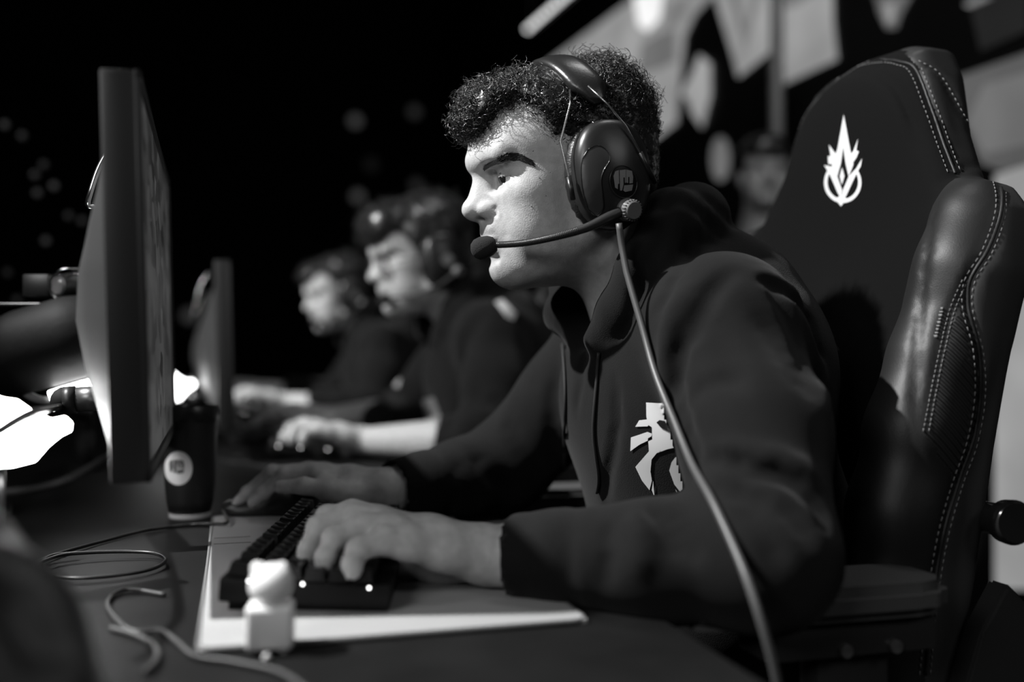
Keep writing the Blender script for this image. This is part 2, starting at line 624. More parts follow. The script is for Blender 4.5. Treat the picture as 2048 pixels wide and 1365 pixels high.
HEAD_V, HEAD_F = head_mesh(.0019)
HEAD_LO = head_mesh(.0042)

def head_matrix(origin, pitch, yaw=0, roll=0):
    """head axes -> place; facing -X when yaw is 0"""
    return (Matrix.Translation(Vector(origin)) @ Matrix.Rotation(math.pi + yaw, 4, 'Z') @
            Matrix.Rotation(pitch, 4, 'Y') @ Matrix.Rotation(roll, 4, 'X'))
def xf(M, v):
    m = np.array(M)
    return np.asarray(v) @ m[:3, :3].T + m[:3, 3]

def hand_mesh(J, h):
    """J: elbow, wrist, and five finger chains of (point, radius)"""
    pts = np.array([J['elbow'], J['wrist']] + [p for k in J['f'] for p, r in k])
    w = np.array(J['wrist'], float); e = np.array(J['elbow'], float)
    fore = w + (e - w) * .62
    pts = np.vstack([pts[1:], fore[None]])
    s = SDF(pts.min(0) - .05, pts.max(0) + .05, h)
    s.cone(fore, w, .040, .0275, .02)
    wl = J.get('wl', w)
    for i, ch in enumerate(J['f']):
        if i == 0:
            s.chain([p for p, r in ch], [r for p, r in ch], .008)
            s.cone(w + (np.array(ch[0][0]) - w) * .2, ch[0][0], .020, ch[0][1] * 1.15, .014)
            if len(ch) > 1: s.cone(ch[1][0], J['f'][1][0][0], .009, .009, .016)
    for i, ch in enumerate(J['f'][1:]):
        mc = np.array(ch[0][0], float)
        s.cone(w + (mc - w) * .12, mc, .0205, ch[0][1] * 1.12, .011)
    for i in range(1, 4):
        a, b = np.array(J['f'][i][0][0], float), np.array(J['f'][i + 1][0][0], float)
        s.cone(w + (a - w) * .45, w + (b - w) * .45, .0165, .0165, .014)
        s.cone(w + (a - w) * .8, w + (b - w) * .8, .0125, .0125, .010)
    for i, ch in enumerate(J['f'][1:]):
        t = SDF(s.lo, s.lo + s.h * (s.n - 1.01), h)
        for q in range(len(ch) - 1):
            t.cone(ch[q][0], ch[q + 1][0], ch[q][1], ch[q + 1][1], .003)
        for q in range(1, len(ch) - 1):          # finger joints
            t.ell(ch[q][0], (ch[q][1] * 1.06,) * 3, .004)
        kk = .0035
        hh = np.clip(.5 + .5 * (t.d - s.d) / kk, 0, 1)
        s.d = t.d * (1 - hh) + s.d * hh - kk * hh * (1 - hh)
    return s.mesh(2)

def nails(J, idx, parent):
    for i in idx:
        ch = J['f'][i]
        a, b = np.array(ch[-2][0], float), np.array(ch[-1][0], float)
        t = (b - a) / np.linalg.norm(b - a)
        back = (np.array(ch[1][0], float) - (np.array(ch[0][0]) + b) / 2)
        back -= t * (back @ t); back /= np.linalg.norm(back) + 1e-9
        side = np.cross(t, back)
        r = ch[-1][1]
        v = []; f = []
        for u in np.linspace(-.4, .75, 5):
            for q in np.linspace(-1, 1, 5):
                an = q * .85 * (1 if u < .6 else .8)
                v.append(b + t * r * 1.1 * u + back * r * 1.035 * math.cos(an) * (1 - .25 * max(0, u)) + side * r * 1.035 * math.sin(an))
        for x in range(4):
            for y in range(4): f.append((x * 5 + y, x * 5 + y + 1, x * 5 + y + 6, x * 5 + y + 5))
        obj('fingernail', v, f, M_nail, parent)

# ---- joints of the player at the near seat (from the photograph, each on the thing it touches)
YC = 1.055
EAR = PY(1205, 350, .965)
HO = np.array([EAR[0], YC, EAR[2]])
HM = head_matrix(HO, math.radians(12))
KT = DZ + .0375                                      # height of the key tops
def fing(a, b, d): return tuple(PD(a, b, d))
JL = dict(elbow=(.452, .737, .790), wrist=tuple(PD(985, 1112, .900)), f=[
    [(fing(880, 1130, .935), .017), (fing(790, 1120, .940), .0125), (fing(725, 1125, .940), .0115), (fing(690, 1140, .930), .0095)],
    [(fing(705, 1030, .925), .0125), (fing(655, 1035, .920), .0105), (fing(635, 1085, .910), .0090), (fing(628, 1112, .908), .0080)],
    [(fing(703, 1037, .892), .0125), (fing(638, 1056, .880), .0104), (fing(618, 1100, .868), .0089), (fing(610, 1122, .865), .0080)],
    [(fing(728, 1056, .866), .0122), (fing(668, 1078, .852), .0101), (fing(652, 1115, .842), .0087), (fing(650, 1133, .840), .0078)],
    [(fing(772, 1082, .848), .0115), (fing(716, 1100, .832), .0093), (fing(704, 1128, .823), .0081), (fing(706, 1143, .821), .0072)]])
JR = dict(elbow=(.36, 1.32, .80), wrist=tuple(PD(772, 982, 1.245)), f=[
    [(fing(694, 990, 1.222), .0145), (fing(662, 982, 1.205), .0110), (fing(608, 972, 1.205), .0094), (fing(560, 974, 1.212), .0080)],
    [(fing(632, 947, 1.250), .0122), (fing(570, 949, 1.250), .0098), (fing(527, 986, 1.255), .0083), (fing(506, 1004, 1.257), .0074)],
    [(fing(618, 944, 1.277), .0122), (fing(545, 946, 1.281), .0099), (fing(496, 986, 1.290), .0084), (fing(475, 1006, 1.293), .0075)],
    [(fing(632, 958, 1.300), .0112), (fing(570, 962, 1.312), .0094), (fing(525, 985, 1.316), .0081), (fing(508, 1000, 1.316), .0072)],
    [(fing(650, 970, 1.318), .0105), (fing(600, 978, 1.330), .0085), (fing(570, 992, 1.335), .0075), (fing(556, 1000, 1.335), .0068)]])

BODY = dict(pelvis=(.60, 1.07, .53), belly=(.55, 1.065, .735), chest=(.505, 1.06, .905),
            lsh=(.474, .905, .980), rsh=(.490, 1.215, .990), lel=(.425, .742, .788), lwr=tuple(PD(1115, 1113, .880)),
            rel=(.36, 1.32, .80), rwr=tuple(PD(772, 982, 1.245) * .72 + np.array((.36, 1.32, .80)) * .28))

def arr(x): return np.array(x, float)

def hoodie_field(B, h):
    s = SDF((.08, .62, .46), (.78, 1.55, 1.22), h)
    s.ell(B['chest'], (.140, .190, .165), .02)
    s.ell(B['belly'], (.145, .185, .19), .05)
    s.ell(B['pelvis'], (.155, .195, .11), .05)
    l, r = arr(B['lsh']), arr(B['rsh'])
    s.cone(l, r, .073, .073, .04)
    s.cone((.50, YC, 1.025), (.53, YC, 1.01), .078, .085, .05)
    s.ell((.560, 1.06, .94), (.085, .17, .12), .05)
    # sleeves
    for sh, el, wr in ((B['lsh'], B['lel'], B['lwr']), (B['rsh'], B['rel'], B['rwr'])):
        sh, el, wr = arr(sh), arr(el), arr(wr)
        s.chain([sh, (sh + el) / 2 + arr((.012, 0, 0)), el], [.072, .066, .060], .025)
        s.chain([el, el * .5 + wr * .5 + arr((0, 0, -.004)), wr], [.060, .050, .042], .02)
    # hood lying round the neck
    hood = [(1196, 678, 1.010), (1240, 622, .985), (1290, 540, .972), (1342, 442, .985), (1385, 440, 1.03)]
    pn = [PY(*q) for q in hood]
    s.chain(pn, [.016, .022, .028, .032, .035], .018)
    far = [PY(1192, 668, 1.035), PY(1160, 652, 1.085), PY(1130, 628, 1.12), PY(1150, 560, 1.15), (.46, 1.14, 1.050), (.52, 1.09, 1.062)]
    s.chain(far, [.018, .019, .022, .028, .036, .044], .018)
    s.chain([pn[4], (.520, 1.06, 1.062), (.550, 1.075, 1.045)], [.036, .040, .045], .03)
    s.ell((.552, 1.06, 1.038), (.050, .110, .048), .03)
    # opening for the neck
    n0, n1 = xf(HM, [(-.02, 0, -.05), (-.075, 0, -.20)])
    s.cone(n0, n1, .068, .052, .010, True)
    s.ell(PY(1165, 612, 1.055), (.04, .045, .05), .012, True)
    return s

def torso_core(B, h):
    s = SDF((.08, .62, .46), (.78, 1.55, 1.22), h)
    s.ell(B['chest'], (.11, .16, .14), .03)
    s.ell(B['belly'], (.115, .155, .17), .05)
    s.ell(B['pelvis'], (.125, .165, .09), .05)
    s.cone(B['lsh'], B['rsh'], .05, .05, .04)
    s.cone((.49, YC, .98), (.46, YC, 1.04), .06, .055, .04)
    for sh, el in ((B['lsh'], B['lel']), (B['rsh'], B['rel'])):
        s.cone(sh, el, .048, .040, .02)
    for el, wr in ((B['lel'], B['lwr']), (B['rel'], B['rwr'])):
        s.cone(el, wr, .040, .030, .02)
    return s.mesh()

def join(parts):
    V, F, n = [], [], 0
    for v, f in parts:
        V.append(np.asarray(v)); F.append(np.asarray(f) + n); n += len(v)
    return np.vstack(V), np.vstack(F)

# ---- the hoodie of the near player, with the folds the photograph shows
HS = hoodie_field(BODY, .0040)
FOLDS = [  # (pixels along the fold, width, depth); negative depth is a ridge
    ([(1360, 640), (1350, 760), (1375, 870), (1400, 960)], .010, .009),
    ([(1385, 560), (1345, 640), (1330, 760), (1345, 860)], .012, -.006),
    ([(1405, 918), (1464, 918), (1500, 942), (1575, 959), (1630, 1006), (1655, 1070)], .0075, .011),
    ([(1511, 549), (1575, 584), (1618, 636), (1645, 724)], .0065, .008),
    ([(1500, 540), (1560, 566), (1610, 612)], .008, -.004),
    ([(1505, 613), (1575, 718), (1625, 806)], .014, .004),
    ([(1341, 1017), (1370, 1076), (1393, 1120)], .008, .008),
    ([(1481, 537), (1434, 572), (1382, 666), (1364, 730), (1355, 818)], .009, .008),
    ([(1420, 905), (1500, 905), (1590, 930), (1650, 970)], .010, -.006),
    ([(1425, 975), (1500, 990), (1580, 1030), (1625, 1090)], .009, .008),
    ([(1480, 1000), (1530, 1060), (1560, 1130)], .010, .005),
    ([(1300, 1010), (1330, 1050), (1360, 1110)], .010, .007),
    ([(1270, 1020), (1285, 1080), (1280, 1150)], .010, -.006),
    ([(1215, 1040), (1220, 1100), (1205, 1170)], .008, .004),
    ([(1120, 1050), (1130, 1110), (1120, 1180)], .008, .005),
    ([(1500, 520), (1560, 600), (1600, 700), (1620, 800)], .012, .004),
    ([(1530, 560), (1600, 640), (1640, 740), (1655, 840)], .010, -.004),
    ([(1400, 620), (1450, 700), (1480, 800)], .014, .003),
    ([(1380, 790), (1420, 770), (1480, 760)], .010, .003),
    ([(1225, 740), (1235, 840), (1215, 960), (1205, 1020)], .007, .004),
    ([(1170, 690), (1160, 760), (1150, 830)], .008, .003),
    ([(1110, 740), (1105, 850), (1120, 960)], .010, .004),
    ([(1290, 420), (1360, 400), (1420, 440), (1450, 480)], .008, .006),
    ([(1335, 395), (1330, 460), (1290, 540), (1270, 620)], .007, .006),
    ([(1370, 430), (1380, 500), (1340, 570), (1300, 640)], .009, .005),
    ([(1400, 385), (1440, 420), (1480, 460)], .006, .004),
    ([(1280, 560), (1260, 640), (1235, 690)], .006, .005),
    ([(940, 900), (980, 950), (1040, 990)], .012, .007),
    ([(900, 920), (930, 960), (960, 1010)], .010, .005),
    ([(1010, 840), (1040, 900), (1090, 960)], .014, .005),
]
for px_, w_, d_ in FOLDS:
    p_ = HS.hits(px_)
    if len(p_) > 2: HS.crease(p_, w_, d_ * 1.35)
# cuffs
for el_, wr_ in ((BODY['lel'], BODY['lwr']), (BODY['rel'], BODY['rwr'])):
    el_, wr_ = arr(el_), arr(wr_)
    u_ = (el_ - wr_) / np.linalg.norm(el_ - wr_)
    HS.cone(wr_ - u_ * .030, wr_ + u_ * .012, .0385, .041, .004)
    q_ = wr_ + u_ * .020
    x_ = np.cross(u_, (0, 0, 1)); x_ /= np.linalg.norm(x_); y_ = np.cross(u_, x_)
    HS.crease([q_ + .050 * (math.cos(t) * x_ + math.sin(t) * y_) for t in np.linspace(-.7, 7, 20)], .007, .005)
    HS.cone(wr_ - u_ * .075, wr_ - u_ * .045, .033, .033, .004, True)
HV, HF = HS.mesh(2)

player = empty('person', (.6, 1.07, 0), 'player in a dark hoodie leaning in profile towards the screen, curly hair, headset on', 'person')
LH = hand_mesh(JL, .0019)
RH = hand_mesh(JR, .0021)
bv, bf = join([(xf(HM, HEAD_V), HEAD_F), LH, RH, torso_core(BODY, .014)])
body_o = np_obj('body', bv, bf, M_skin, player)
def skin_tone(o, hv, n):
    """beard shadow, lips and darker eye surrounds as colour of the skin"""
    x, y, z = hv[:, 0], np.abs(hv[:, 1]), hv[:, 2]
    g = lambda c, r: np.exp(-(((x - c[0]) / r[0]) ** 2 + ((y - c[1]) / r[1]) ** 2 + ((z - c[2]) / r[2]) ** 2))
    t = np.ones(len(hv))
    t -= .30 * np.clip(g((.110, 0, -.030), (.02, .026, .008)) * 1.2, 0, 1)
    t -= .24 * np.clip(g((.085, .02, -.080), (.05, .045, .022)) * 1.2, 0, 1)
    t -= .30 * np.clip(g((.108, 0, -.045), (.012, .020, .007)) * 1.3, 0, 1)
    t -= .16 * g((.09, .034, .020), (.03, .02, .010))  # darker round the eyes
    full = np.ones(n); full[:len(hv)] = np.clip(t, .3, 1)
    at = o.data.attributes.new('tone', 'FLOAT', 'POINT')
    at.data.foreach_set('value', full.astype(np.float32))
skin_tone(body_o, HEAD_V, len(bv))
M_nail = mat('nail', .50, .25, spec=.6)
nails(JL, (2, 3, 4), player)
hoodie = np_obj('hoodie', HV, HF, M_hoodie, player, label='dark cotton hoodie with white bird print')
HB = bvh_of(HV, HF)
def crop3(l): return [(1080 + x * .3664, 580 + y * .3664) for x, y in l]
LOGO = [crop3(p) for p in [
    [(583, 615), (672, 618), (700, 650), (722, 705), (770, 800), (775, 852), (700, 868), (640, 890), (612, 925), (606, 990), (614, 1040),
     (601, 1092), (560, 1040), (524, 965), (598, 880), (594, 826), (616, 816), (614, 750), (592, 736), (584, 690)],
    [(524, 747), (545, 712), (590, 707), (606, 726), (590, 745)],
    [(497, 880), (500, 805), (590, 775), (614, 784), (612, 798), (592, 810), (592, 822), (545, 845)],
    [(613, 1092), (621, 1040), (628, 1130)],
    [(708, 985), (720, 940), (762, 885), (754, 935), (775, 1000), (862, 1085), (800, 1140), (770, 1105), (735, 1060)],
    [(740, 1085), (766, 1120), (800, 1142), (775, 1166)]]]
drape('bird_print', LOGO, HB, M_print, hoodie, 4, .0012, dmin=.96)
drape('bird_eye_print', [crop3([(642, 722), (660, 708), (690, 712), (725, 770), (700, 765), (665, 750)])], HB, M_hoodie, hoodie, 5, .0024)
for line in ([(1128, 690), (1132, 740), (1134, 800), (1131, 880), (1127, 930), (1122, 975)],
             [(1200, 705), (1196, 770), (1190, 860), (1196, 920), (1200, 955), (1197, 985)]):
    q = spline([(a, b, 0) for a, b in line], 40)
    p = [onsurf(HB, a, b, .0022) for a, b, _ in q]
    p = [x for x in p if x is not None]
    p = spline(p[::3], 50)
    tube('drawstring', p, .0020, M_cord, hoodie, 6)

# trousers
def trouser_mesh(off=(0, 0, 0), h=.012):
    s = SDF((.02, .8, .02), (.8, 1.33, .68), h)
    s.ell((.60, 1.07, .54), (.135, .175, .10), .03)
    for y in (-1, 1):
        k = (.20, 1.07 + y * .13, .56)
        s.cone((.58, 1.07 + y * .09, .52), k, .088, .066, .03)
        s.cone(k, (.24, 1.07 + y * .12, .08), .062, .050, .02)
    v, f = s.mesh(1)
    return v + arr(off), f
np_obj('trousers', *trouser_mesh(), M_trouser, player)
M_shoe = mat('shoe_black', .015, .5)
def shoes(parent, off=(0, 0, 0)):
    for y in (-1, 1):
        s = SDF((.02, .8, -.01), (.36, 1.33, .13), .008)
        c = 1.07 + y * .12
        s.cone((.25, c, .05), (.11, c + y * .01, .035), .045, .034, .02)
        s.half((0, 0, .003), (0, 0, -1), .004)
        v, f = s.mesh(1)
        np_obj('shoe', v + arr(off), f, M_shoe, parent)
shoes(player)

# eyes
def eyes(parent, M):
    for y in (-1, 1):
        c = (.0790, y * .0320, .0205)
        T = M @ Matrix.Translation(c)
        prof = [(.0138 * math.sin(a), -.0138 * math.cos(a)) for a in np.linspace(.02, math.pi - .02, 20)]
        e = lathe('eyeball', prof, M_eyewhite, parent, 24, T, 80)
        g = Vector((.95, .26, -.06)).normalized()
        A = T @ axis_mat((0, 0, 0), g)
        lathe('iris', [(.0002, .01450)] + [(.0068 * q, .01450 - .0018 * q * q) for q in (.4, .7, 1)] + [(.0068, .0115)], M_iris, e, 20, A, 60)
eyes(player, HM)

# eyebrows: short hairs following the brow
HEADW = bvh_of(xf(HM, HEAD_V), HEAD_F)
_hi = HM.inverted()
BROW = np.array([xf(_hi, [onsurf(HEADW, a, b)])[0] for a, b in ((964, 340), (982, 327), (1006, 316), (1036, 315), (1060, 324))])
def brow(parent, M, bvh, n=1300):
    line = spline(BROW, 41)
    for y in (-1, 1):
        mb = MB()
        for i in range(n):
            t = random.random()
            k = min(39, int(t * 40))
            base = line[k]; tg = line[k + 1] - line[k]
            wd = .0058 * (1 - .5 * t) * (1 if t > .06 else .6)
            p0 = Vector((base[0] * .98, y * base[1], base[2] + random.uniform(-wd, wd)))
            h = bvh.find_nearest(M @ p0)
            if h[0] is None: continue
            tg = Vector((tg[0], y * tg[1], tg[2])).normalized()
            d = M.to_3x3() @ (tg + Vector((0, 0, .55 - .8 * t + random.uniform(-.25, .25))))
            d = (d - h[1] * d.dot(h[1])).normalized()
            L = random.uniform(.004, .0075)
            a = h[0] + h[1] * .0001
            v, f = tube_data([a, a + d * L * .5 + h[1] * .0009, a + d * L + h[1] * .0007], [.00032, .0003, .00008], 3, False)
            mb.add(v, f)
        mb.build('eyebrow', M_hair, parent, kind='stuff')
brow(player, HM, HEADW)
for a, b, r in ((1066, 302, .0009), (1079, 356, .0008), (1063, 413, .0009), (1100, 345, .0006), (1092, 392, .0006)):
    p = onsurf(HEADW, a, b)
    h = HEADW.find_nearest(Vector(p))
    lathe('mole', [(.0002, -.0002), (r, -.0002), (r * .7, .0003), (.0002, .0004)], mat('mole_dark', .10, .6), player, 10, axis_mat(p, h[1]), 80)

# ---- hair
def hair_field(kind, h):
    s = SDF((-.15, -.12, -.09), (.155, .12, .19), h)
    if kind == 'curly':
        s.ell((-.010, 0, .055), (.095, .078, .080), .01)
        s.ell((-.052, 0, .070), (.050, .064, .068), .02)
        s.ell((.010, 0, .095), (.066, .064, .040), .02)
        s.ell((-.045, 0, .010), (.052, .070, .058), .02)
        s.ell((.030, 0, .078), (.060, .0755, .052), .015)
        # cut the face and temples free
        s.half((.040, 0, .040), (1, 0, -.60), .012)
        s.ell((.078, 0, .100), (.034, .052, .027), .016)
        s.ell((.092, .012, .090), (.023, .034, .021), .012)
        s.ell((.101, 0, .040), (.028, .09, .030), .012, True)
        s.ell((.078, .070, .070), (.036, .032, .040), .012, True)
        s.ell((.078, -.070, .070), (.036, .032, .040), .012, True)
    else:
        s.ell((-.012, 0, .062), (.105, .088, .092), .01)
        s.ell((-.050, 0, .06), (.062, .078, .080), .02)
        s.ell((-.045, 0, .0), (.055, .078, .06), .02)
        s.half((.045, 0, .040), (1, 0, -.45), .012)
        s.ell((.070, 0, .100), (.050, .066, .045), .02)
        s.ell((.098, 0, .080), (.024, .055, .034), .015)
        s.ell((.101, 0, .035), (.030, .09, .026), .010, True)
    # lumps
    g = [a for a in s.ax]
    x, y, z = g[0][:, None, None], g[1][None, :, None], g[2][None, None, :]
    s.d += (.0022 * np.sin(x * 330 + 3 * np.sin(z * 140)) * np.sin(y * 310 + 2) * np.sin(z * 300 + 2 * np.sin(x * 120))).astype(np.float32)
    return s
def curls(v, f, n, M, L=(.014, .026), rh=(.0030, .0058), w=.00055, M_pts=13, short_z=.02, seed=1, band=True):
    r = np.random.RandomState(seed)
    tri = np.vstack([f[:, [0, 1, 2]], f[:, [0, 2, 3]]])
    a, b, c = v[tri[:, 0]], v[tri[:, 1]], v[tri[:, 2]]
    nr = np.cross(b - a, c - a)
    ar = np.linalg.norm(nr, axis=1)
    out = a + b + c
    pick = r.choice(len(tri), n, p=ar / ar.sum())
    u1, u2 = r.rand(n), r.rand(n)
    fl = u1 + u2 > 1
    u1[fl], u2[fl] = 1 - u1[fl], 1 - u2[fl]
    root = a[pick] + (b - a)[pick] * u1[:, None] + (c - a)[pick] * u2[:, None]
    nn = nr[pick] / (ar[pick][:, None] + 1e-12)
    rd = r.normal(size=(n, 3))
    d = nn * .34 + rd * .58 + np.array([.25, 0, -.25])
    d /= np.linalg.norm(d, axis=1)[:, None]
    # short sides and nape
    short = np.clip((root[:, 2] - short_z) / .06, .28, 1)
    if band: short = np.where((np.abs(root[:, 0] - .002) < .032) & (root[:, 2] > .088), .35, short)
    ln = r.uniform(L[0], L[1], n) * short
    rad = r.uniform(rh[0], rh[1], n) * np.clip(short, .4, 1)
    u = np.cross(d, rd); u /= np.linalg.norm(u, axis=1)[:, None]
    q = np.cross(d, u)
    t = np.linspace(0, 1, M_pts)
    turns = r.uniform(1.4, 2.6, n)
    ph = 2 * np.pi * (turns[:, None] * t[None] + r.rand(n)[:, None])
    cs, sn = np.cos(ph)[..., None], np.sin(ph)[..., None]
    radial = cs * u[:, None] + sn * q[:, None]
    rr = (rad[:, None] * np.clip(t * 3, 0, 1)[None])[..., None]
    P = root[:, None] - nn[:, None] * .003 + d[:, None] * (ln[:, None] * t[None])[..., None] + radial * rr
    tang = np.gradient(P, axis=1); tang /= np.linalg.norm(tang, axis=2)[..., None] + 1e-12
    n1 = radial; n2 = np.cross(tang, n1); n2 /= np.linalg.norm(n2, axis=2)[..., None] + 1e-9
    ww = w * (1 - .6 * t)[None, :, None]
    V = np.stack([P + ww * (math.cos(k * 2.0944) * n1 + math.sin(k * 2.0944) * n2) for k in range(3)], 2)   # n, M, 3, 3
    V = V.reshape(-1, 3)
    base = (np.arange(n)[:, None] * M_pts + np.arange(M_pts - 1)[None]).ravel() * 3
    F = np.vstack([np.stack([base + k, base + (k + 1) % 3, base + 3 + (k + 1) % 3, base + 3 + k], 1) for k in range(3)])
    return V, F
hs = hair_field('curly', .0026)
hv, hf = hs.mesh(1)
cv, cf = curls(hv, hf, 9500, HM, (.012, .024), (.0030, .0056), .00050, 15)
hv2, hf2 = join([(hv, hf), (cv, cf)])
np_obj('hair', xf(HM, hv2), hf2, M_hair, player, label='thick dark curly hair')
# ================================================================== headsets
M_shell = mat('headset_shell', .014, .34, spec=.5, bump=.03, scale=1500)
M_leather = mat('headset_leather', .012, .42, bump=.25, scale=500)
M_wire = mat('headset_wire', .18, .25, .9)
M_foam = mat('mic_foam', .010, .95, bump=.6, scale=1400)
M_boom = mat('boom_rubber', .020, .38)
M_mark = mat('emblem_grey', .16, .5)
M_knob = mat('knob_grey', .10, .55)
HMI = HM.inverted()
def hl(a, b, y): return xf(HMI, [PY(a, b, y)])[0]

def shell_data(M, rx, rz, y0, y1, dome, seg=40, rings=9, pw=2.4):
    """rounded ear-cup shell in head axes, opening towards the head"""
    v, f = [], []
    prof = [(1.0, y0), (1.0, y0 + (y1 - y0) * .35), (.985, y0 + (y1 - y0) * .62), (.94, y0 + (y1 - y0) * .84), (.86, y1)]
    for q in np.linspace(.75, .0, rings):
        prof.append((q, y1 + dome * (1 - (q / .86) ** 2)))
    for s, y in prof:
        for k in range(seg):
            a = 2 * math.pi * k / seg
            ca, sa = math.cos(a), math.sin(a)
            g = (abs(ca) ** pw + abs(sa) ** pw) ** (-1 / pw)
            v.append(tuple(M @ Vector((rx * s * g * ca + .0001, y, rz * s * g * sa))))
    n = len(prof)
    for i in range(n - 1):
        for k in range(seg):
            k2 = (k + 1) % seg
            f.append((i * seg + k, i * seg + k2, (i + 1) * seg + k2, (i + 1) * seg + k))
    f.append(tuple(range(seg - 1, -1, -1)))
    return v, f

def fist_polys(c, w, h):
    """raised-fist emblem: three knuckles, thumb and notches, in a unit box"""
    L = [[(.02, .30), (.10, .10), (.28, .04), (.30, .62), (.24, .64), (.23, .86), (.10, .80)],
         [(.32, .05), (.62, .02), (.62, .58), (.58, .60), (.57, .36), (.51, .36), (.51, .66), (.44, .92), (.34, .92)],
         [(.64, .02), (.92, .08), (.98, .34), (.96, .60), (.80, .62), (.80, .34), (.74, .34), (.74, .60), (.64, .58)],
         [(.54, .70), (.98, .66), (.92, .92), (.60, .98), (.50, .92)]]
    return [[(c[0] + (x - .5) * w, c[1] + (y - .5) * h) for x, y in p] for p in L]

def headset(M, label, detail=True, cable=None, boom=None):
    root = empty('headset', M.translation, label, 'headset')
    side = {}
    for y in (1, -1):
        S = M @ Matrix.Translation((-.003, 0, .0)) @ Matrix.Rotation(math.radians(-8), 4, 'Y') @ Matrix.Rotation(math.radians(4 * y), 4, 'Z')
        if y < 0: S = S @ Matrix.Scale(-1, 4, (0, 1, 0))
        # ear cushion: stuffed ring with puckered leather
        pts, rad = [], []
        n = 72
        for k in range(n):
            a = 2 * math.pi * k / n
            g = (abs(math.cos(a)) ** 2.3 + abs(math.sin(a)) ** 2.3) ** (-1 / 2.3)
            p = Vector((.0345 * g * math.cos(a), .0775, .0475 * g * math.sin(a)))
            pts.append(S @ p)
            rad.append(.0115 + .0007 * math.sin(k * 9.1))
        v, f = tube_data(pts + [pts[0]], rad + [rad[0]], 10, False)
        cup = MB()
        obj('ear_cushion', v, f, M_leather, root)
        v, f = shell_data(S, .0425, .0565, .0845, .104, .009)
        if y < 0: f = [q[::-1] for q in f]
        sh = obj('ear_cup', v, f, M_shell, root)
        sh.data.set_sharp_from_angle(angle=math.radians(60))
        side[y] = (sh, v, f)
        # fork that carries the cup: a wire in front and one behind, each in a sleeve
        if y > 0 and detail:
            fr = [hl(1146, 400, .955), hl(1137, 352, .957), hl(1121, 283, .962), hl(1141, 207, .965), hl(1140, 180, .972)]
            rr = [hl(1310, 366, .958), hl(1279, 302, .946), hl(1252, 252, .946), hl(1215, 208, .950), hl(1176, 172, .962)]
        else:
            fr = [(.037, y * .092, -.018), (.040, y * .094, .006), (.046, y * .090, .048), (.022, y * .088, .095), (.03, y * .077, .115)]
            rr = [(-.062, y * .085, -.004), (-.050, y * .094, .025), (-.036, y * .092, .060), (-.012, y * .086, .095), (.008, y * .072, .12)]
        for w in (fr, rr):
            P = xf(M, np.array(w, float))
            o = tube('fork_wire', P, .00125, M_wire, root, 6)
            tube('sleeve', [P[0], P[0] + (P[1] - P[0]) * .95], .0028, M_shell, o, 8)
    # padded band over the crown
    n, V, F = 41, [], []
    pad = MB()
    for i in range(n):
        a = math.radians(-74 + 148 * i / (n - 1))
        cx = .004 - .012 * (a / 1.1) ** 2
        y, z = .088 * math.sin(a) / math.sin(math.radians(74)) * 1.02, .048 + .0915 * math.cos(a)
        nrm = np.array([0, math.sin(a), math.cos(a)])
        e = min(i, n - 1 - i) / (n - 1)
        w = .0195 * min(1, .35 + e * 7) 
        t = .0075 * min(1, .5 + e * 6)
        for k in range(16):
            b = 2 * math.pi * k / 16
            cb, sb = math.cos(b), math.sin(b)
            g = (abs(cb) ** 3 + abs(sb) ** 3) ** (-1 / 3)
            V.append(np.array([cx + w * g * cb, y, z]) + nrm * t * g * sb)
    for i in range(n - 1):
        for k in range(16):
            F.append((i * 16 + k, i * 16 + (k + 1) % 16, (i + 1) * 16 + (k + 1) % 16, (i + 1) * 16 + k))
    F += [tuple(range(15, -1, -1)), tuple((n - 1) * 16 + k for k in range(16))]
    obj('headband', xf(M, np.array(V)), [q[::-1] for q in F], mat('band_leather', .014, .30, bump=.08, scale=400), root)
    # microphone boom
    sh, v, f = side[1]
    if detail:
        kn = hl(1258, 420, .945)
        bm = [hl(1240, 424, .945), hl(1215, 436, .945), hl(1170, 457, .948), hl(1110, 474, .958), hl(1050, 486, .980), hl(1000, 490, 1.005), hl(984, 490, 1.012)]
        tip = hl(966, 496, 1.016)
    else:
        kn = np.array((-.028, .112, -.032))
        bm = [kn, (-.012, .112, -.040), (.012, .110, -.050), (.042, .102, -.056), (.075, .082, -.058), (.100, .052, -.055), (.108, .044, -.054)]
        tip = np.array((.117, .036, -.055))
    P = xf(M, np.array([tuple(q) for q in bm]))
    bo = tube('microphone_boom', P, [.0056, .0052, .0042, .0036, .0033, .0032, .0032], M_boom, root, 10, 60)
    if detail:
        mb = MB()
        q = spline(P, 180)
        for i in range(60, 176, 2):
            r = np.interp(i / 180, np.linspace(0, 1, 7), [.0056, .0052, .0042, .0036, .0033, .0032, .0032]) + .0004
            mb.add(*tube_data([q[i] - (q[i + 1] - q[i]) * .45, q[i] + (q[i + 1] - q[i]) * .45], r, 10))
        mb.build('boom_rings', M_boom, bo, kind='stuff')
    tw = xf(M, [tip])[0]
    ax = (tw - P[-1]) / np.linalg.norm(tw - P[-1])
    prof = [(.0035, -.0150), (.0075, -.0135), (.0108, -.008), (.0122, 0), (.0112, .0065), (.0075, .0112), (.0025, .0130)]
    lathe('microphone_foam', prof, M_foam, root, 20, axis_mat(tw, ax), 80)
    kw = xf(M, [kn])[0]
    side_dir = M.to_3x3() @ Vector((-.18, 1, -.25))
    kb = lathe('boom_knob', [(.0115, -.012), (.0120, -.002), (.0105, .0), (.0105, .001), (.0112, .0015), (.0098, .0085), (.0085, .0100), (.0002, .0100)], M_knob, root, 28, axis_mat(kw, side_dir))
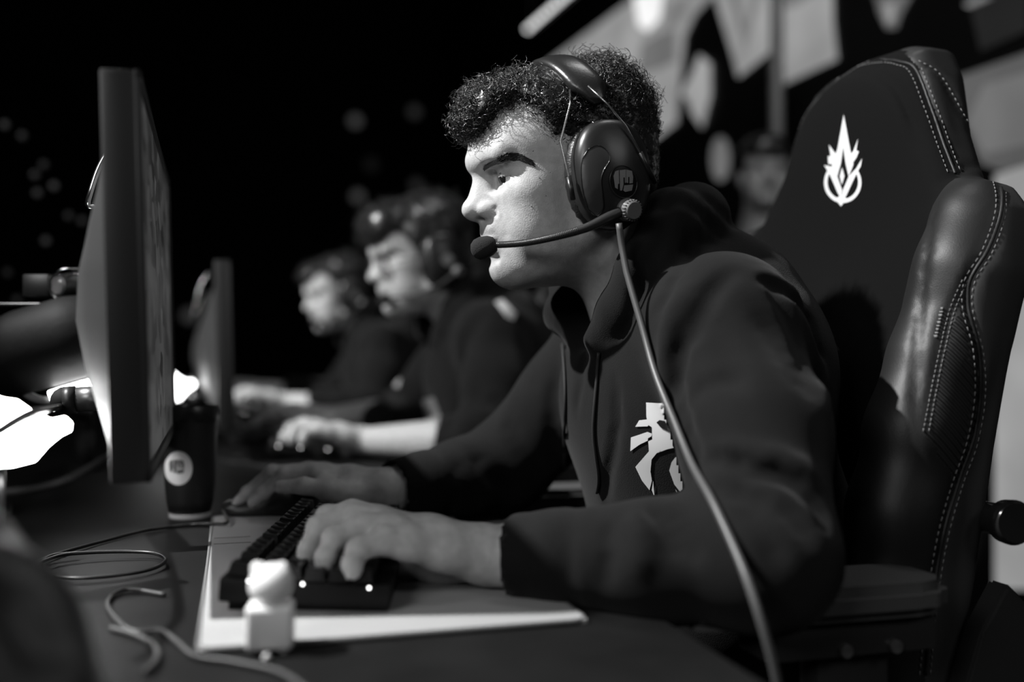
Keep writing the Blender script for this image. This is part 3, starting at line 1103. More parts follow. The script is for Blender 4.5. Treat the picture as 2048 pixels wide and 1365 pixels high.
    if detail:
        A = axis_mat(kw, side_dir)
        mb = MB()
        for k in range(22):
            a = 2 * math.pi * k / 22
            mb.add(*box_data(A @ Vector((.0104 * math.cos(a), .0104 * math.sin(a), .0050)), (.0014, .0011, .0062), 0, A.to_3x3() @ Matrix.Rotation(a, 3, 'Z')))
        mb.build('knob_ribs', M_knob, kb, kind='stuff')
        B = bvh_of(v, f)
        # raised plate, emblem disc with fist, small wire bow into the top of the cup
        plate = [(1176, 300), (1192, 292), (1206, 296), (1217, 308), (1219, 322), (1208, 340), (1202, 360), (1205, 392), (1206, 415), (1194, 432), (1178, 418), (1167, 385), (1163, 345), (1166, 318)]
        drape('cup_plate', [plate], B, mat('headset_plate', .028, .36), sh, 6, .0011)
        gp = [x for x in (onsurf(B, a, b, .0010) for a, b, _ in spline([(q[0], q[1], 0) for q in plate + plate[:1]], 70)) if x is not None]
        tube('plate_groove', gp, .0006, mat('emblem_black', .006, .25), sh, 6)
        cc, rx, rz = (1246, 364), 25, 31
        disc = [(cc[0] + rx * math.cos(t) + 3 * math.sin(t), cc[1] + rz * math.sin(t)) for t in np.linspace(0, 2 * math.pi, 33)[:-1]]
        em = drape('emblem_disc', [disc], B, mat('emblem_black', .006, .25), sh, 5, .0010)
        ring = [(cc[0] + (rx + 1.5) * math.cos(t) + 3 * math.sin(t), cc[1] + (rz + 1.5) * math.sin(t)) for t in np.linspace(0, 2 * math.pi, 60)]
        rp = [onsurf(B, a, b, .0012) for a, b in ring]
        rp = [x for x in rp if x is not None]
        tube('emblem_ring', rp, .0006, M_shell, sh, 6)
        drape('fist_emblem', fist_polys((1245, 362), 40, 46), B, M_mark, em, 5, .0018, 4)
        bow = [hl(1165, 247, .985), hl(1180, 243, .968), hl(1196, 251, .958), hl(1208, 262, .955), hl(1214, 270, .957)]
        tube('lead_wire', xf(M, np.array(bow)), .0012, M_wire, root, 6, 20)
    else:
        lathe('emblem_disc', [(.0002, 0), (.013, 0), (.013, .0015), (.0002, .0018)], M_mark, sh, 20, axis_mat(xf(M, [(-.012, .112, -.004)])[0], M.to_3x3() @ Vector((0, 1, 0))))
    if cable is not None:
        tube('cable', cable, .0034, mat('cable_grey', .07, .45), root, 10, 90)
    return root

cab = [PY(1238, 447, .935), PY(1245, 500, .935), PY(1262, 580, .925), PY(1295, 680, .905), PY(1340, 800, .880), PY(1400, 950, .79),
       PY(1450, 1050, .72), PY(1500, 1170, .66), PY(1530, 1270, .65), PY(1552, 1335, .65), PY(1562, 1400, .65), PY(1570, 1500, .66)]
cab = spline(cab, 90)
for i_ in range(8, 80):
    p_ = onsurf(HB, *topx(cab[i_]), .007)
    if p_ is not None and np.linalg.norm(p_ - _C) < np.linalg.norm(cab[i_] - _C): cab[i_] = p_
for k_ in range(30): cab[9:-1] = np.where(True, (cab[8:-2] + 2 * cab[9:-1] + cab[10:]) / 4, 0)
headset(HM, 'large black over-ear headset with boom microphone and fist emblem, worn by the curly-haired player', True, cab)
# ================================================================== gaming chair
M_cfab = mat('chair_fabric', .0045, .9, bump=.18, scale=1100, spec=.06)
M_clea = mat('chair_leather', .009, .50, bump=.10, scale=700, spec=.38)
M_cshell = mat('chair_shell', .028, .55, bump=.08, scale=800)
M_stitch = mat('stitch_thread', .16, .7)
M_carbon = mat('carbon_leather', .020, .40, spec=.45)
def _carbon():
    nt = M_carbon.node_tree; b = nt.nodes['Principled BSDF']
    tc = nt.nodes.new('ShaderNodeTexCoord'); mp = nt.nodes.new('ShaderNodeMapping')
    mp.inputs['Rotation'].default_value = (math.radians(-20), math.radians(-42), 0)
    w = nt.nodes.new('ShaderNodeTexWave'); w.inputs['Scale'].default_value = 52; w.bands_direction = 'Z'
    bp = nt.nodes.new('ShaderNodeBump'); bp.inputs['Strength'].default_value = .9; bp.inputs['Distance'].default_value = .004
    nt.links.new(tc.outputs['Object'], mp.inputs['Vector']); nt.links.new(mp.outputs[0], w.inputs['Vector'])
    nt.links.new(w.outputs['Fac'], bp.inputs['Height']); nt.links.new(bp.outputs[0], b.inputs['Normal'])
_carbon()
CY = 1.095
ZO = -.02
REC = .20                                               # recline: x grows with height
def cx(z, off=0): return .74 + off + REC * (z - 1.2 - ZO)
OUT = [(0, 1.352), (.075, 1.346), (.105, 1.334), (.128, 1.300), (.158, 1.225), (.192, 1.168), (.240, 1.150), (.268, 1.120), (.278, 1.06),
       (.270, .98), (.268, .88), (.270, .78), (.272, .68), (.268, .58), (.245, .52), (0, .52)]
OUT = [(a, b + ZO) for a, b in OUT]

def chair_back(h=.0048):
    s = SDF((.50, CY - .34, .50), (.90, CY + .34, 1.40), h)
    x, y, z = s.ax[0][:, None, None], s.ax[1][None, :, None], s.ax[2][None, None, :]
    # distance to the outline in the plane of the back
    poly = [(a, b) for a, b in OUT]
    yy, zz = np.meshgrid(np.abs(s.ax[1] - CY), s.ax[2], indexing='ij')
    full = [(a, b) for a, b in OUT] + [(-a, b) for a, b in OUT[::-1]]
    d2 = np.full(yy.shape, 9.0)
    for i in range(len(poly) - 1):
        ax_, az = poly[i]; bx, bz = poly[i + 1]
        ex, ez = bx - ax_, bz - az
        t = np.clip(((yy - ax_) * ex + (zz - az) * ez) / (ex * ex + ez * ez), 0, 1)
        d2 = np.minimum(d2, np.hypot(yy - ax_ - t * ex, zz - az - t * ez))
    ins = inpoly(np.stack([yy.ravel(), zz.ravel()], 1), full).reshape(yy.shape)
    d2 = np.where(ins, -d2, d2)[None]
    dx = (x - (.773 + REC * (z - 1.2 - ZO))) * .98
    th, rd = .034, .024
    q1, q2 = d2 + rd, np.abs(dx) - th + rd
    e = np.minimum(np.maximum(q1, q2), 0) + np.sqrt(np.maximum(q1, 0) ** 2 + np.maximum(q2, 0) ** 2) - rd
    s.d = e.astype(np.float32)
    # wing and side bolsters
    for sg in (-1, 1):
        W_ = [(.232, 1.110, .010, .034), (.240, 1.06, .002, .036), (.234, 1.010, .004, .034), (.240, .965, -.012, .036), (.244, .90, -.026, .038), (.243, .82, -.028, .040),
              (.240, .72, -.022, .042), (.236, .60, -.012, .042)]
        P = [(cx(b + ZO, c), CY + sg * a, b + ZO) for a, b, c, r in W_]
        s.chain(P, [w[3] for w in W_], .038)
        # hollow where the shoulder slot sits between headrest and wing
    s.ell((cx(.84, -.010), CY, .84), (.030, .12, .17), .05)      # lumbar swell
    s.ell((cx(1.22, -.004), CY, 1.22), (.014, .10, .08), .04)
    return s
CS = chair_back()
SEAM_A = [(1700, 132), (1762, 120), (1800, 124), (1832, 140), (1862, 215), (1888, 290), (1910, 348)]           # headrest front seam
SEAM_B = [(1838, 122), (1880, 150), (1930, 235), (1985, 330)]                                                   # headrest back seam
SEAM_C = [(1985, 332), (2002, 380), (2000, 430), (1975, 500), (1940, 560), (1937, 620), (1957, 700), (1960, 790), (1945, 880), (1915, 965), (1888, 1060), (1870, 1160), (1858, 1260), (1850, 1350)]
SEAM_D = [(1910, 348), (1940, 332), (1984, 330)]
SEAM_E = [(1908, 350), (1880, 385), (1862, 430), (1850, 520), (1838, 640), (1832, 780), (1836, 900)]
SEAM_F = [(1930, 560), (1905, 620), (1885, 700), (1868, 780), (1852, 865)]
for sm, w, d in ((SEAM_A, .0055, .005), (SEAM_C, .0055, .005), (SEAM_D, .0045, .004), (SEAM_E, .0050, .0035), (SEAM_F, .0045, .0035), (SEAM_B, .004, .003)):
    p = CS.hits(sm, 40, t0=.8, t1=1.7)
    CS.crease(p, w, d)
    q = p.copy(); q[:, 1] = 2 * CY - q[:, 1]
    CS.crease(q, w, d)
cv_, cf_ = CS.mesh(2)
chair = empty('gaming_chair', (.74, CY, 0), 'black leather racing-style gaming chair with white pointed crest, behind the curly-haired player', 'chair')
fc = cv_[cf_].mean(1)
a_ = cv_[cf_[:, 1]] - cv_[cf_[:, 0]]; b_ = cv_[cf_[:, 3]] - cv_[cf_[:, 0]]
fn = np.cross(a_, b_); fn /= np.linalg.norm(fn, axis=1)[:, None] + 1e-12
ady = np.abs(fc[:, 1] - CY)
zz_ = np.array([.5, .6, .78, .9, 1.0, 1.08, 1.165, 1.24, 1.31, 1.335, 1.36]) + ZO
yy_ = np.array([.17, .18, .188, .192, .196, .200, .197, .150, .112, .085, .02])
front = (fc[:, 0] < cx(fc[:, 2]) + .030) & (fn[:, 0] < -.1)
center = front & (ady < np.interp(fc[:, 2], zz_, yy_))
fpx = topx(np.stack([fc[:, 0], CY - ady, fc[:, 2]], 1))
carb = (~center) & inpoly(fpx, [(1932, 600), (1905, 650), (1880, 740), (1850, 870), (1915, 965), (1945, 880), (1958, 790), (1955, 700)]) & (fc[:, 0] < cx(fc[:, 2]) + .03)
back = (~center) & (~carb) & (fc[:, 0] > cx(fc[:, 2]) + .055) | ((fpx[:, 0] > np.interp(fpx[:, 1], [b for a, b in SEAM_C], [a for a, b in SEAM_C])) & (fc[:, 2] < 1.155 + ZO) & ~center & ~carb)
np_obj('center_panel', *submesh(cv_, cf_, center), M_cfab, chair)
np_obj('leather_bolsters', *submesh(cv_, cf_, ~center & ~carb & ~back), M_clea, chair)
for sd in (fc[:, 1] < CY, fc[:, 1] > CY): np_obj('carbon_insert', *submesh(cv_, cf_, carb & sd), M_carbon, chair)
np_obj('back_shell', *submesh(cv_, cf_, back), M_cshell, chair)
CB = bvh_of(cv_, cf_)
def stitch(line, parent, name='stitching', L=.0042, gap=.0030, r=.00055, off=.0008):
    q = spline([(a, b, 0) for a, b in line], 160)
    p = [onsurf(CB, a, b, off) for a, b, _ in q]
    p = np.array([x for x in p if x is not None])
    jump = np.linalg.norm(np.diff(p, axis=0), axis=1)
    p = p[np.concatenate([[True], jump < .03])]
    for sg in (1, -1):
        pp = p.copy()
        if sg < 0: pp[:, 1] = 2 * CY - pp[:, 1]
        cum = np.concatenate([[0], np.cumsum(np.linalg.norm(np.diff(pp, axis=0), axis=1))])
        mb = MB()
        sp = 0
        while sp + L < cum[-1]:
            e = [np.array([np.interp(u, cum, pp[:, j]) for j in range(3)]) for u in (sp, sp + L)]
            mb.add(*tube_data(e, r, 4))
            sp += L + gap
        mb.build(name, M_stitch, parent, kind='stuff')
def shift(l, dx, dy=0): return [(a + dx, b + dy) for a, b in l]
stitch([(1620, 172), (1700, 138), (1758, 126), (1792, 130), (1820, 146), (1850, 220), (1876, 294), (1898, 352)], chair)
stitch(shift(SEAM_A[3:], 11, -3), chair)
stitch(SEAM_B, chair)
stitch(shift(SEAM_C, -12, 2), chair)
stitch(shift(SEAM_C[1:], 9, 6), chair)
stitch(shift(SEAM_F, -6), chair, L=.003, gap=.002)
stitch(shift(SEAM_F, 5), chair, L=.003, gap=.002)
# piping in the two main seams
for sm in (SEAM_A[1:], SEAM_C):
    q = spline([(a, b, 0) for a, b in sm], 90)
    p = np.array([x for x in (onsurf(CB, a, b, .0006) for a, b, _ in q) if x is not None])
    for sg in (1, -1):
        pp = p.copy()
        if sg < 0: pp[:, 1] = 2 * CY - pp[:, 1]
        tube('piping', pp, .0018, M_clea, chair, 6)
# white crest on the headrest
def c5(l): return [(1500 + x * .4544, 80 + y * .4544) for x, y in l]
ringo = [(411 + 82 * math.cos(t) - 0, 628 + 90 * math.sin(t)) for t in np.linspace(-.62, math.pi + .72, 30)]
ringi = [(411 + 68 * math.cos(t), 626 + 75 * math.sin(t)) for t in np.linspace(math.pi + .62, -.52, 30)]
CREST = [c5(p) for p in [
    [(415, 330), (443, 480), (458, 548), (437, 602), (424, 545), (413, 470), (402, 545), (386, 602), (362, 552), (388, 480)],
    [(350, 462), (384, 508), (372, 556), (360, 545), (348, 548), (346, 512), (358, 512)],
    [(478, 436), (470, 486), (482, 492), (470, 520), (452, 545), (446, 504), (458, 488)],
    [(329, 552), (368, 560), (388, 606), (408, 662), (404, 700), (388, 672), (352, 588)],
    [(496, 522), (470, 566), (438, 600), (412, 662), (404, 700), (424, 690), (466, 600), (490, 556)],
    ringo + ringi,
    [(408, 562), (418, 600), (407, 638), (398, 600)],
    [(378, 700), (403, 733), (428, 698), (404, 684)]]]
drape('white_crest', CREST, CB, mat('crest_white', .60, .6), chair, 6, .0009, 4)
# woven size tag sewn on the inner bolster edge
mb = MB()
for k in range(9):
    a, b = 1884 - k * 1.6, 618 + k * 7
    p = onsurf(CB, a, b, .0010)
    if p is not None: mb.add(*box_data(p, (.0012, .0045 if k % 3 else .003, .0018 if k % 2 else .0026)))
mb.build('stitched_lettering', M_stitch, chair, kind='stuff')
# recline knob on the side
kx = PY(2022, 1045, .80)
kn = lathe('side_knob', [(.0002, -.05), (.016, -.05), (.016, -.010), (.021, -.008), (.022, .004), (.019, .009), (.0002, .009)], mat('knob_black', .012, .22), chair, 32, axis_mat(kx, (-.15, -1, .05)))
# seat, armrests, bracket, post and star base
s = SDF((.10, CY - .32, .36), (.82, CY + .32, .60), .010)
s.ell((.43, CY, .455), (.29, .21, .050), .02)
for sg in (-1, 1): s.chain([(.20, CY + sg * .20, .465), (.45, CY + sg * .22, .475), (.68, CY + sg * .22, .485)], [.045, .05, .05], .03)
s.half((0, 0, .405), (0, 0, -1), .01)
np_obj('seat', *s.mesh(1), M_clea, chair)
M_plast = mat('plastic_black', .016, .45, bump=.05, scale=900)
M_armpad = mat('arm_pad', .06, .55, bump=.08, scale=700)
for sg in (-1, 1):
    ya = CY + sg * .315
    pad = [(.490, -.034), (.520, -.044), (.600, -.047), (.625, -.040), (.640, -.020), (.640, .020), (.625, .040), (.600, .047), (.520, .044), (.490, .034)]
    pad = [(x - .07 + (.05 if x > .55 else -.06), y) for x, y in pad]
    M = Matrix.Translation((0, ya, .727))
    ap = prism('armrest_pad', pad, .030, M, M_armpad, chair, .009)
    box('armrest_bracket', (.52, ya, .708), (.17, .055, .030), M_plast, ap, .006)
    box('armrest_post', (.53, ya + sg * -.005, .60), (.075, .034, .23), M_plast, chair, .010)
    for dx_ in (-.02, .03):
        lathe('bolt', [(.0002, 0), (.006, 0), (.006, .003), (.0002, .004)], mat('bolt_steel', .35, .3, .9), ap, 12, axis_mat((.53 + dx_, ya - .028, .70), (0, -1, 0)))
    # angled hinge cover between seat and back
    hx = [(.62, .40), (.735, .40), (.755, .50), (.757, .700), (.720, .735), (.690, .690), (.640, .55)]
    A = Matrix(((1, 0, 0, 0), (0, 0, 1, CY + sg * .285 - .014), (0, 1, 0, 0), (0, 0, 0, 1)))
    prism('hinge_cover', hx, .028, A, M_plast, chair, .004)
lathe('gas_post', [(.030, .10), (.030, .28), (.022, .28), (.022, .41)], M_plast, chair, 24, Matrix.Translation((.45, CY, 0)))
for k in range(5):
    a = 2 * math.pi * k / 5 + .3
    e = np.array([.45 + .30 * math.cos(a), CY + .30 * math.sin(a), .075])
    tube('base_spoke', [(.45, CY, .11), e], [.030, .018], M_plast, chair, 8)
    lathe('caster', [(.0002, -.022), (.028, -.022), (.030, 0), (.028, .022), (.0002, .022)], M_plast, chair, 20, axis_mat((e[0], e[1], .030), (math.sin(a), -math.cos(a), 0)))
# ================================================================== things on the desk
M_pad = mat('pad_cloth_grey', .30, .85, bump=.12, scale=1500, var=.05, vscale=8)
M_padedge = mat('pad_edge', .10, .6)
pad = empty('mouse_pad', (.125, 1.053, DZ), 'large pale grey cloth mouse pad with dark stitched edge under the keyboard', 'mouse pad')
PT = DZ + .004
box('pad_surface', (.1255, 1.0535, DZ + .002), (.299, .597, .004), M_pad, pad, .0015)
edge = [(-.024, .755), (.275, .755), (.275, 1.352), (-.024, 1.352)]
def rrect(l, r, n=6):
    out = []
    c = np.mean(l, axis=0)
    for i, p in enumerate(l):
        p = np.array(p); sx, sy = np.sign(c - p)
        o = p + np.array([sx, sy]) * r
        a0 = math.atan2(-sy, -sx)
        an = np.linspace(a0 - math.pi / 4, a0 + math.pi / 4, n)
        out += [(o[0] + r * math.cos(a), o[1] + r * math.sin(a)) for a in an]
    return out
er = rrect(edge, .012)
tube('stitched_edge', [(x, y, DZ + .0026) for x, y in er + er[:1]], .0022, M_padedge, pad, 6)
# printed lines across the pad
for y in (1.19, 1.155):
    box('printed_line', (.0, y, PT + .0003), (.04, .0012, .0004), M_padedge, pad)

# ---- keyboard
KB = Matrix.Translation((-.012, .848, PT)) @ Matrix.Rotation(math.radians(-13), 4, 'Z')   # x: towards the player, y: along the rows
kb = empty('keyboard', KB @ Vector((.07, .18, 0)), 'full-height black mechanical keyboard under the hand of the curly-haired player', 'keyboard')
M_kb = mat('keyboard_case', .005, .5, bump=.04, scale=800, spec=.2)
M_key = mat('keycap_black', .008, .28)
M_dot = emit_mat('dot_glow', 6)
KW, KL = .140, .372
tilt = Matrix.Rotation(math.radians(4), 4, 'Y')
KM = KB @ Matrix.Translation((0, 0, .010)) @ tilt
KM0 = KM @ Matrix.Translation((0, 0, 0))
v, f = box_data((KW / 2, KL / 2, .010), (KW, KL, .020), .003)
o = obj('case', xf(KM, v), f, M_kb, kb); o.data.set_sharp_from_angle(angle=.7)
for y in (.03, KL - .03):
    v, f = box_data((.012, y, -.004), (.012, .030, .012), .001)
    obj('foot', xf(KM, v), f, M_kb, kb)
rows = [[('k', 1), ('g', 1)] + [('k', 1)] * 4 + [('g', .5)] + [('k', 1)] * 4 + [('g', .5)] + [('k', 1)] * 4 + [('g', .25)] + [('k', 1)] * 3,
        [('k', 1)] * 13 + [('k', 2), ('g', .25)] + [('k', 1)] * 3,
        [('k', 1.5)] + [('k', 1)] * 12 + [('k', 1.5), ('g', .25)] + [('k', 1)] * 3,
        [('k', 1.75)] + [('k', 1)] * 11 + [('k', 2.25)],
        [('k', 2.25)] + [('k', 1)] * 10 + [('k', 2.75), ('g', 1.25), ('k', 1)],
        [('k', 1.25)] * 3 + [('k', 6.25)] + [('k', 1.25)] * 4 + [('g', .25)] + [('k', 1)] * 3]
U = .0196
keymesh = {}
def key_mesh(w):
    if w in keymesh: return keymesh[w]
    L = U * w - .0022; Wd = U - .0022
    bm = bmesh.new()
    lo = [bm.verts.new((x * Wd / 2, y * L / 2, 0)) for x, y in ((-1, -1), (1, -1), (1, 1), (-1, 1))]
    md = [bm.verts.new((x * (Wd / 2 - .0018), y * (L / 2 - .0018), .0098)) for x, y in ((-1, -1), (1, -1), (1, 1), (-1, 1))]
    tp = [bm.verts.new((x * (Wd / 2 - .0030), y * (L / 2 - .0030), .0104)) for x, y in ((-1, -1), (1, -1), (1, 1), (-1, 1))]
    c = bm.verts.new((0, 0, .0092))
    for a, b in ((lo, md), (md, tp)):
        for i in range(4): bm.faces.new((a[i], a[(i + 1) % 4], b[(i + 1) % 4], b[i]))
    for i in range(4): bm.faces.new((tp[i], tp[(i + 1) % 4], c))
    me = bpy.data.meshes.new('keycap'); bm.to_mesh(me); bm.free()
    me.materials.append(M_key)
    keymesh[w] = me
    return me
def place_keys(root, KM):
    z0 = .0205
    for r, row in enumerate(rows):
        y = .0035
        for t, w in row:
            if t == 'k':
                k = bpy.data.objects.new('keycap', key_mesh(w))
                COL.objects.link(k)
                x = .0140 + r * U + (.004 if r else 0)
                k.matrix_basis = KM @ Matrix.Translation((x, y + U * w / 2, z0 + (.0012, .0006, 0, 0, .0004, .0010)[r])) @ Matrix.Rotation(math.radians((5, 3, 0, -2, -4, -6)[r]), 4, 'Y')
                adopt(k, root)
            y += U * w
place_keys(kb, KM)
for px_, py_ in ((483, 1181), (590, 1180), (722, 1183)):  # small glowing white dots along the near edge of the case
    t = ((px_ - 424) / (765 - 424))
    p = KM @ Vector((KW * t, -.0006, .019))
    lathe('white_dot', [(.0002, 0), (.0012, 0), (.0012, .0010), (.0002, .0013)], M_dot, kb, 10, axis_mat(p, (KM.to_3x3() @ Vector((0, -1, .3)))))
kc = [KM @ Vector((.0, .19, .008))] + [Vector(PZ(a, b, DZ + .003)) for a, b in ((330, 1190), (250, 1180), (215, 1210), (260, 1262), (320, 1262), (355, 1285), (390, 1312), (470, 1325), (560, 1345), (620, 1385))]
tube('cable', [tuple(p) for p in kc[1:]], .0020, mat('cable_mid', .03, .5), kb, 8, 80)

# ---- mouse
M_mouse = mat('mouse_black', .012, .40)
s = SDF((-.08, -.06, -.01), (.08, .06, .06), .0022)
s.ell((.012, 0, .012), (.052, .033, .027), .01)
s.ell((-.030, 0, .006), (.036, .029, .018), .012)
s.half((0, 0, .001), (0, 0, -1), .002)
s.crease([(-.07, 0, .012), (-.045, 0, .022), (-.02, 0, .030), (.0, 0, .037)], .002, .0018)
mv, mf = s.mesh(2)
MP = PZ(545, 1030, PT)
MM = Matrix.Translation(Vector((MP[0], MP[1] + .012, PT))) @ Matrix.Rotation(math.radians(-6), 4, 'Z')
mouse = empty('computer_mouse', MM.translation, 'black wired computer mouse under the hand, far end of the pale pad', 'mouse')
np_obj('mouse_shell', xf(MM, mv), mf, M_mouse, mouse)
lathe('scroll_wheel', [(.0002, -.003), (.009, -.003), (.010, 0), (.009, .003), (.0002, .003)], M_plast, mouse, 24, MM @ axis_mat((-.043, 0, .019), (0, 1, 0)))
z_ = DZ + .003
loop = [tuple(MM @ Vector((-.064, 0, .008)))] + [tuple(PZ(a, b, z_ + .002 * k)) for a, b, k in
        ((455, 1045, 3), (430, 1048, 2), (380, 1050, 0), (300, 1060, 0), (200, 1085, 0), (110, 1110, 1), (60, 1130, 1), (20, 1140, 0), (-40, 1160, 0))]
tube('cable', loop, .0019, mat('cable_black', .010, .38), mouse, 8, 90)
lp = [PZ(a, b, z_ + .0015 + h_) for a, b, h_ in ((160, 1106, .002), (100, 1113, .003), (84, 1132, .001), (100, 1149, 0), (150, 1157, 0), (230, 1152, 0), (300, 1140, 0), (331, 1122, .001), (310, 1108, .002), (260, 1104, .003), (180, 1106, .004), (120, 1112, .005), (60, 1132, .004), (0, 1146, .001))]
tube('cable_loop', lp, .0019, mat('cable_black', .010, .38), mouse, 8, 110)

# ---- travel mug with round fist sticker
CP = PZ(380, 1034, DZ)
mug = empty('travel_mug', CP, 'tall black travel mug with a round white fist sticker, behind the monitor', 'mug')
M_mug = mat('mug_black', .014, .42)
prof = [(.0262, .006), (.0300, .022), (.0325, .050), (.0335, .085), (.0345, .125), (.0345, .127)]
T = Matrix.Translation(Vector(CP))
lv, lf = lathe_data([(.0001, .004)] + prof, 48, T)
mo = obj('mug_body', lv, lf, M_mug, mug)
lathe('base_ring', [(.0260, 0), (.0268, .001), (.0268, .006), (.0255, .007)], mat('rubber_pale', .42, .5), mug, 40, T)
lathe('lid', [(.0355, .126), (.0362, .129), (.0362, .140), (.0345, .146), (.0300, .147), (.0290, .144), (.0002, .144)], mat('lid_black', .012, .3), mug, 40, T)
MBV = bvh_of(lv, lf)
stk = [(357 + 28 * math.cos(t), 937 + 34 * math.sin(t)) for t in np.linspace(0, 2 * math.pi, 33)[:-1]]
st = drape('round_sticker', [stk], MBV, mat('sticker_white', .80, .5), mo, 6, .0004)
drape('fist_mark', fist_polys((354, 934), 32, 30), MBV, mat('sticker_grey', .16, .5), st, 5, .0009, 4)

# ---- small white toy figure on a block
FP = np.array(PZ(541, 1292, PT))
toy = empty('toy_figurine', FP, 'small white round-headed toy figure with one ear on a cube body', 'figurine')
M_toy = mat('toy_white', .82, .45)
zr = Matrix.Rotation(math.radians(-8), 3, 'Z')
box('toy_body', FP + arr((0, 0, .0155)), (.0330, .029, .031), M_toy, toy, .0035, zr, 3)
s = SDF((-.03, -.03, -.03), (.03, .03, .035), .0014)
s.ell((0, 0, 0), (.0158, .0150, .0145), .004)
s.ell((.0012, -.001, .002), (.0140, .0140, .0135), .004)
s.ell((-.0095, 0, .0130), (.0048, .0042, .0050), .004)
s.ell((.0088, .006, .0115), (.0042, .0038, .0042), .004)
v, f = s.mesh(2)
np_obj('toy_head', v + FP + arr((.000, 0, .0440)), f, M_toy, toy)
for k, (a, b) in enumerate(((533, 1316), (567, 1301))):
    p = PZ(a, b, DZ + .003)
    bead = lathe('glass_bead', [(.0002, -.003), (.0021, -.0021), (.003, 0), (.0021, .0021), (.0002, .003)], mat('bead_gloss', .7, .08), None, 14, Matrix.Translation(Vector(p)), 80)
    tag(bead, ['tiny shiny bead off the edge of the pale pad by the toy figure', 'tiny shiny bead touching the cube body of the toy figure'][k], 'bead', 'beads by the toy figure')

# ---- monitor seen from its side
MY0, MY1 = .850, 1.405
MZ0, MZ1 = .853, 1.186
MON = Matrix.Translation((-.066, MY0, MZ0)) @ Matrix.Rotation(math.radians(1.0), 4, 'Z') @ Matrix.Rotation(math.radians(-1.6), 4, 'Y')   # x front, y width, z height
MW, MH, MT = MY1 - MY0, MZ1 - MZ0, .027
M_mon = mat('monitor_plastic', .012, .45, bump=.04, scale=500)
M_monback = mat('monitor_back_plastic', .035, .5)
mon = empty('monitor', (-.1, 1.12, DZ), 'black gaming monitor seen edge-on, closest to the toy figure', 'monitor')
def mput(name, c, s_, m, bev=.002, parent=None):
    v, f = box_data(c, s_, bev)
    o = obj(name, xf(MON, v), f, m, parent or mon); o.data.set_sharp_from_angle(angle=.7)
    return o
mput('housing', (-MT / 2 - .001, MW / 2, MH / 2), (MT, MW, MH), M_mon, .003)
mput('bezel', (.0005, MW / 2, .006), (.005, MW, .012), M_mon, .001)
mput('bezel', (.0005, MW / 2, MH - .004), (.005, MW, .008), M_mon, .001)
for y in (.004, MW - .004): mput('bezel', (.0005, y, MH / 2), (.005, .008, MH), M_mon, .001)
M_scr = bpy.data.materials.new('screen_image'); M_scr.use_nodes = True
nt = M_scr.node_tree; b = nt.nodes['Principled BSDF']
b.inputs['Base Color'].default_value = (.01, .01, .01, 1); b.inputs['Roughness'].default_value = .35
tc = nt.nodes.new('ShaderNodeTexCoord'); vo = nt.nodes.new('ShaderNodeTexVoronoi'); vo.inputs['Scale'].default_value = 14
nt.links.new(tc.outputs['Generated'], vo.inputs['Vector'])
rp = nt.nodes.new('ShaderNodeValToRGB'); rp.color_ramp.elements[0].color = (.02, .02, .02, 1); rp.color_ramp.elements[1].color = (.25, .25, .25, 1)
nt.links.new(vo.outputs['Color'], rp.inputs[0]); nt.links.new(rp.outputs[0], b.inputs['Emission Color'])
b.inputs['Emission Strength'].default_value = .22
mput('screen', (-.0006, MW / 2, MH / 2 + .002), (.002, MW - .016, MH - .020), M_scr, 0)
bx_ = np.array([[230, 270], [215, 330], [190, 400], [168, 520], [163, 600], [172, 700], [200, 800], [215, 860], [245, 975]])
def bulge(n=26, m_=40):
    v, f = [], []
    for i in range(n + 1):
        u = i / n
        y = MW * (.03 + .94 * u)
        sy = math.sin(math.pi * min(1, max(0, u))) ** .42
        for k in range(m_ + 1):
            w = k / m_
            z = MH * (.02 + .86 * w)
            g = math.sin(math.pi * (1 - (1 - w) ** 1.0)) ** .8
            g = (np.interp(w, [0, .12, .28, .45, .6, .75, .9, 1], [0, .38, .80, 1, .92, .62, .22, 0]))
            v.append((-MT - .047 * g * sy, y, z))
    for i in range(n):
        for k in range(m_):
            a = i * (m_ + 1) + k
            f.append((a, a + 1, a + m_ + 2, a + m_ + 1))
    return v, f
v, f = bulge()
obj('back_cover', xf(MON, np.array(v)), f, M_monback, mon)
# mount: tube into the back of the screen, elbow, post on the desk
M_post = mat('post_black', .006, .7, spec=.2)
M_arm = mat('arm_steel', .14, .35, .8)
tube('mount_tube', [PY(218, 796, 1.16), PY(150, 800, 1.16)], .0135, M_arm, mon, 20)
tube('mount_collar', [PY(152, 800, 1.16), PY(128, 802, 1.16)], .0150, M_mon, mon, 20)
pp_ = PZ(168, 940, DZ)
tube('mount_elbow', [PY(130, 802, 1.16), PD(128, 806, 1.35), PD(148, 812, 1.65), (pp_[0], pp_[1], .845), (pp_[0], pp_[1], .80)], .015, M_post, mon, 14, 30)
tube('mount_post', [(pp_[0], pp_[1], .81), (pp_[0], pp_[1], DZ)], .0165, M_post, mon, 16)
lathe('mount_foot', [(.030, 0), (.030, .006), (.018, .010), (.0002, .010)], M_post, mon, 28, Matrix.Translation((pp_[0], pp_[1], DZ)))
tube('carry_handle', [PY(232, 286, 1.13), PY(215, 305, 1.12), PY(196, 340, 1.12), PY(181, 385, 1.12), PY(176, 410, 1.125), PY(190, 414, 1.13)], .0028, mat('chrome', .75, .18, 1), mon, 8, 40)
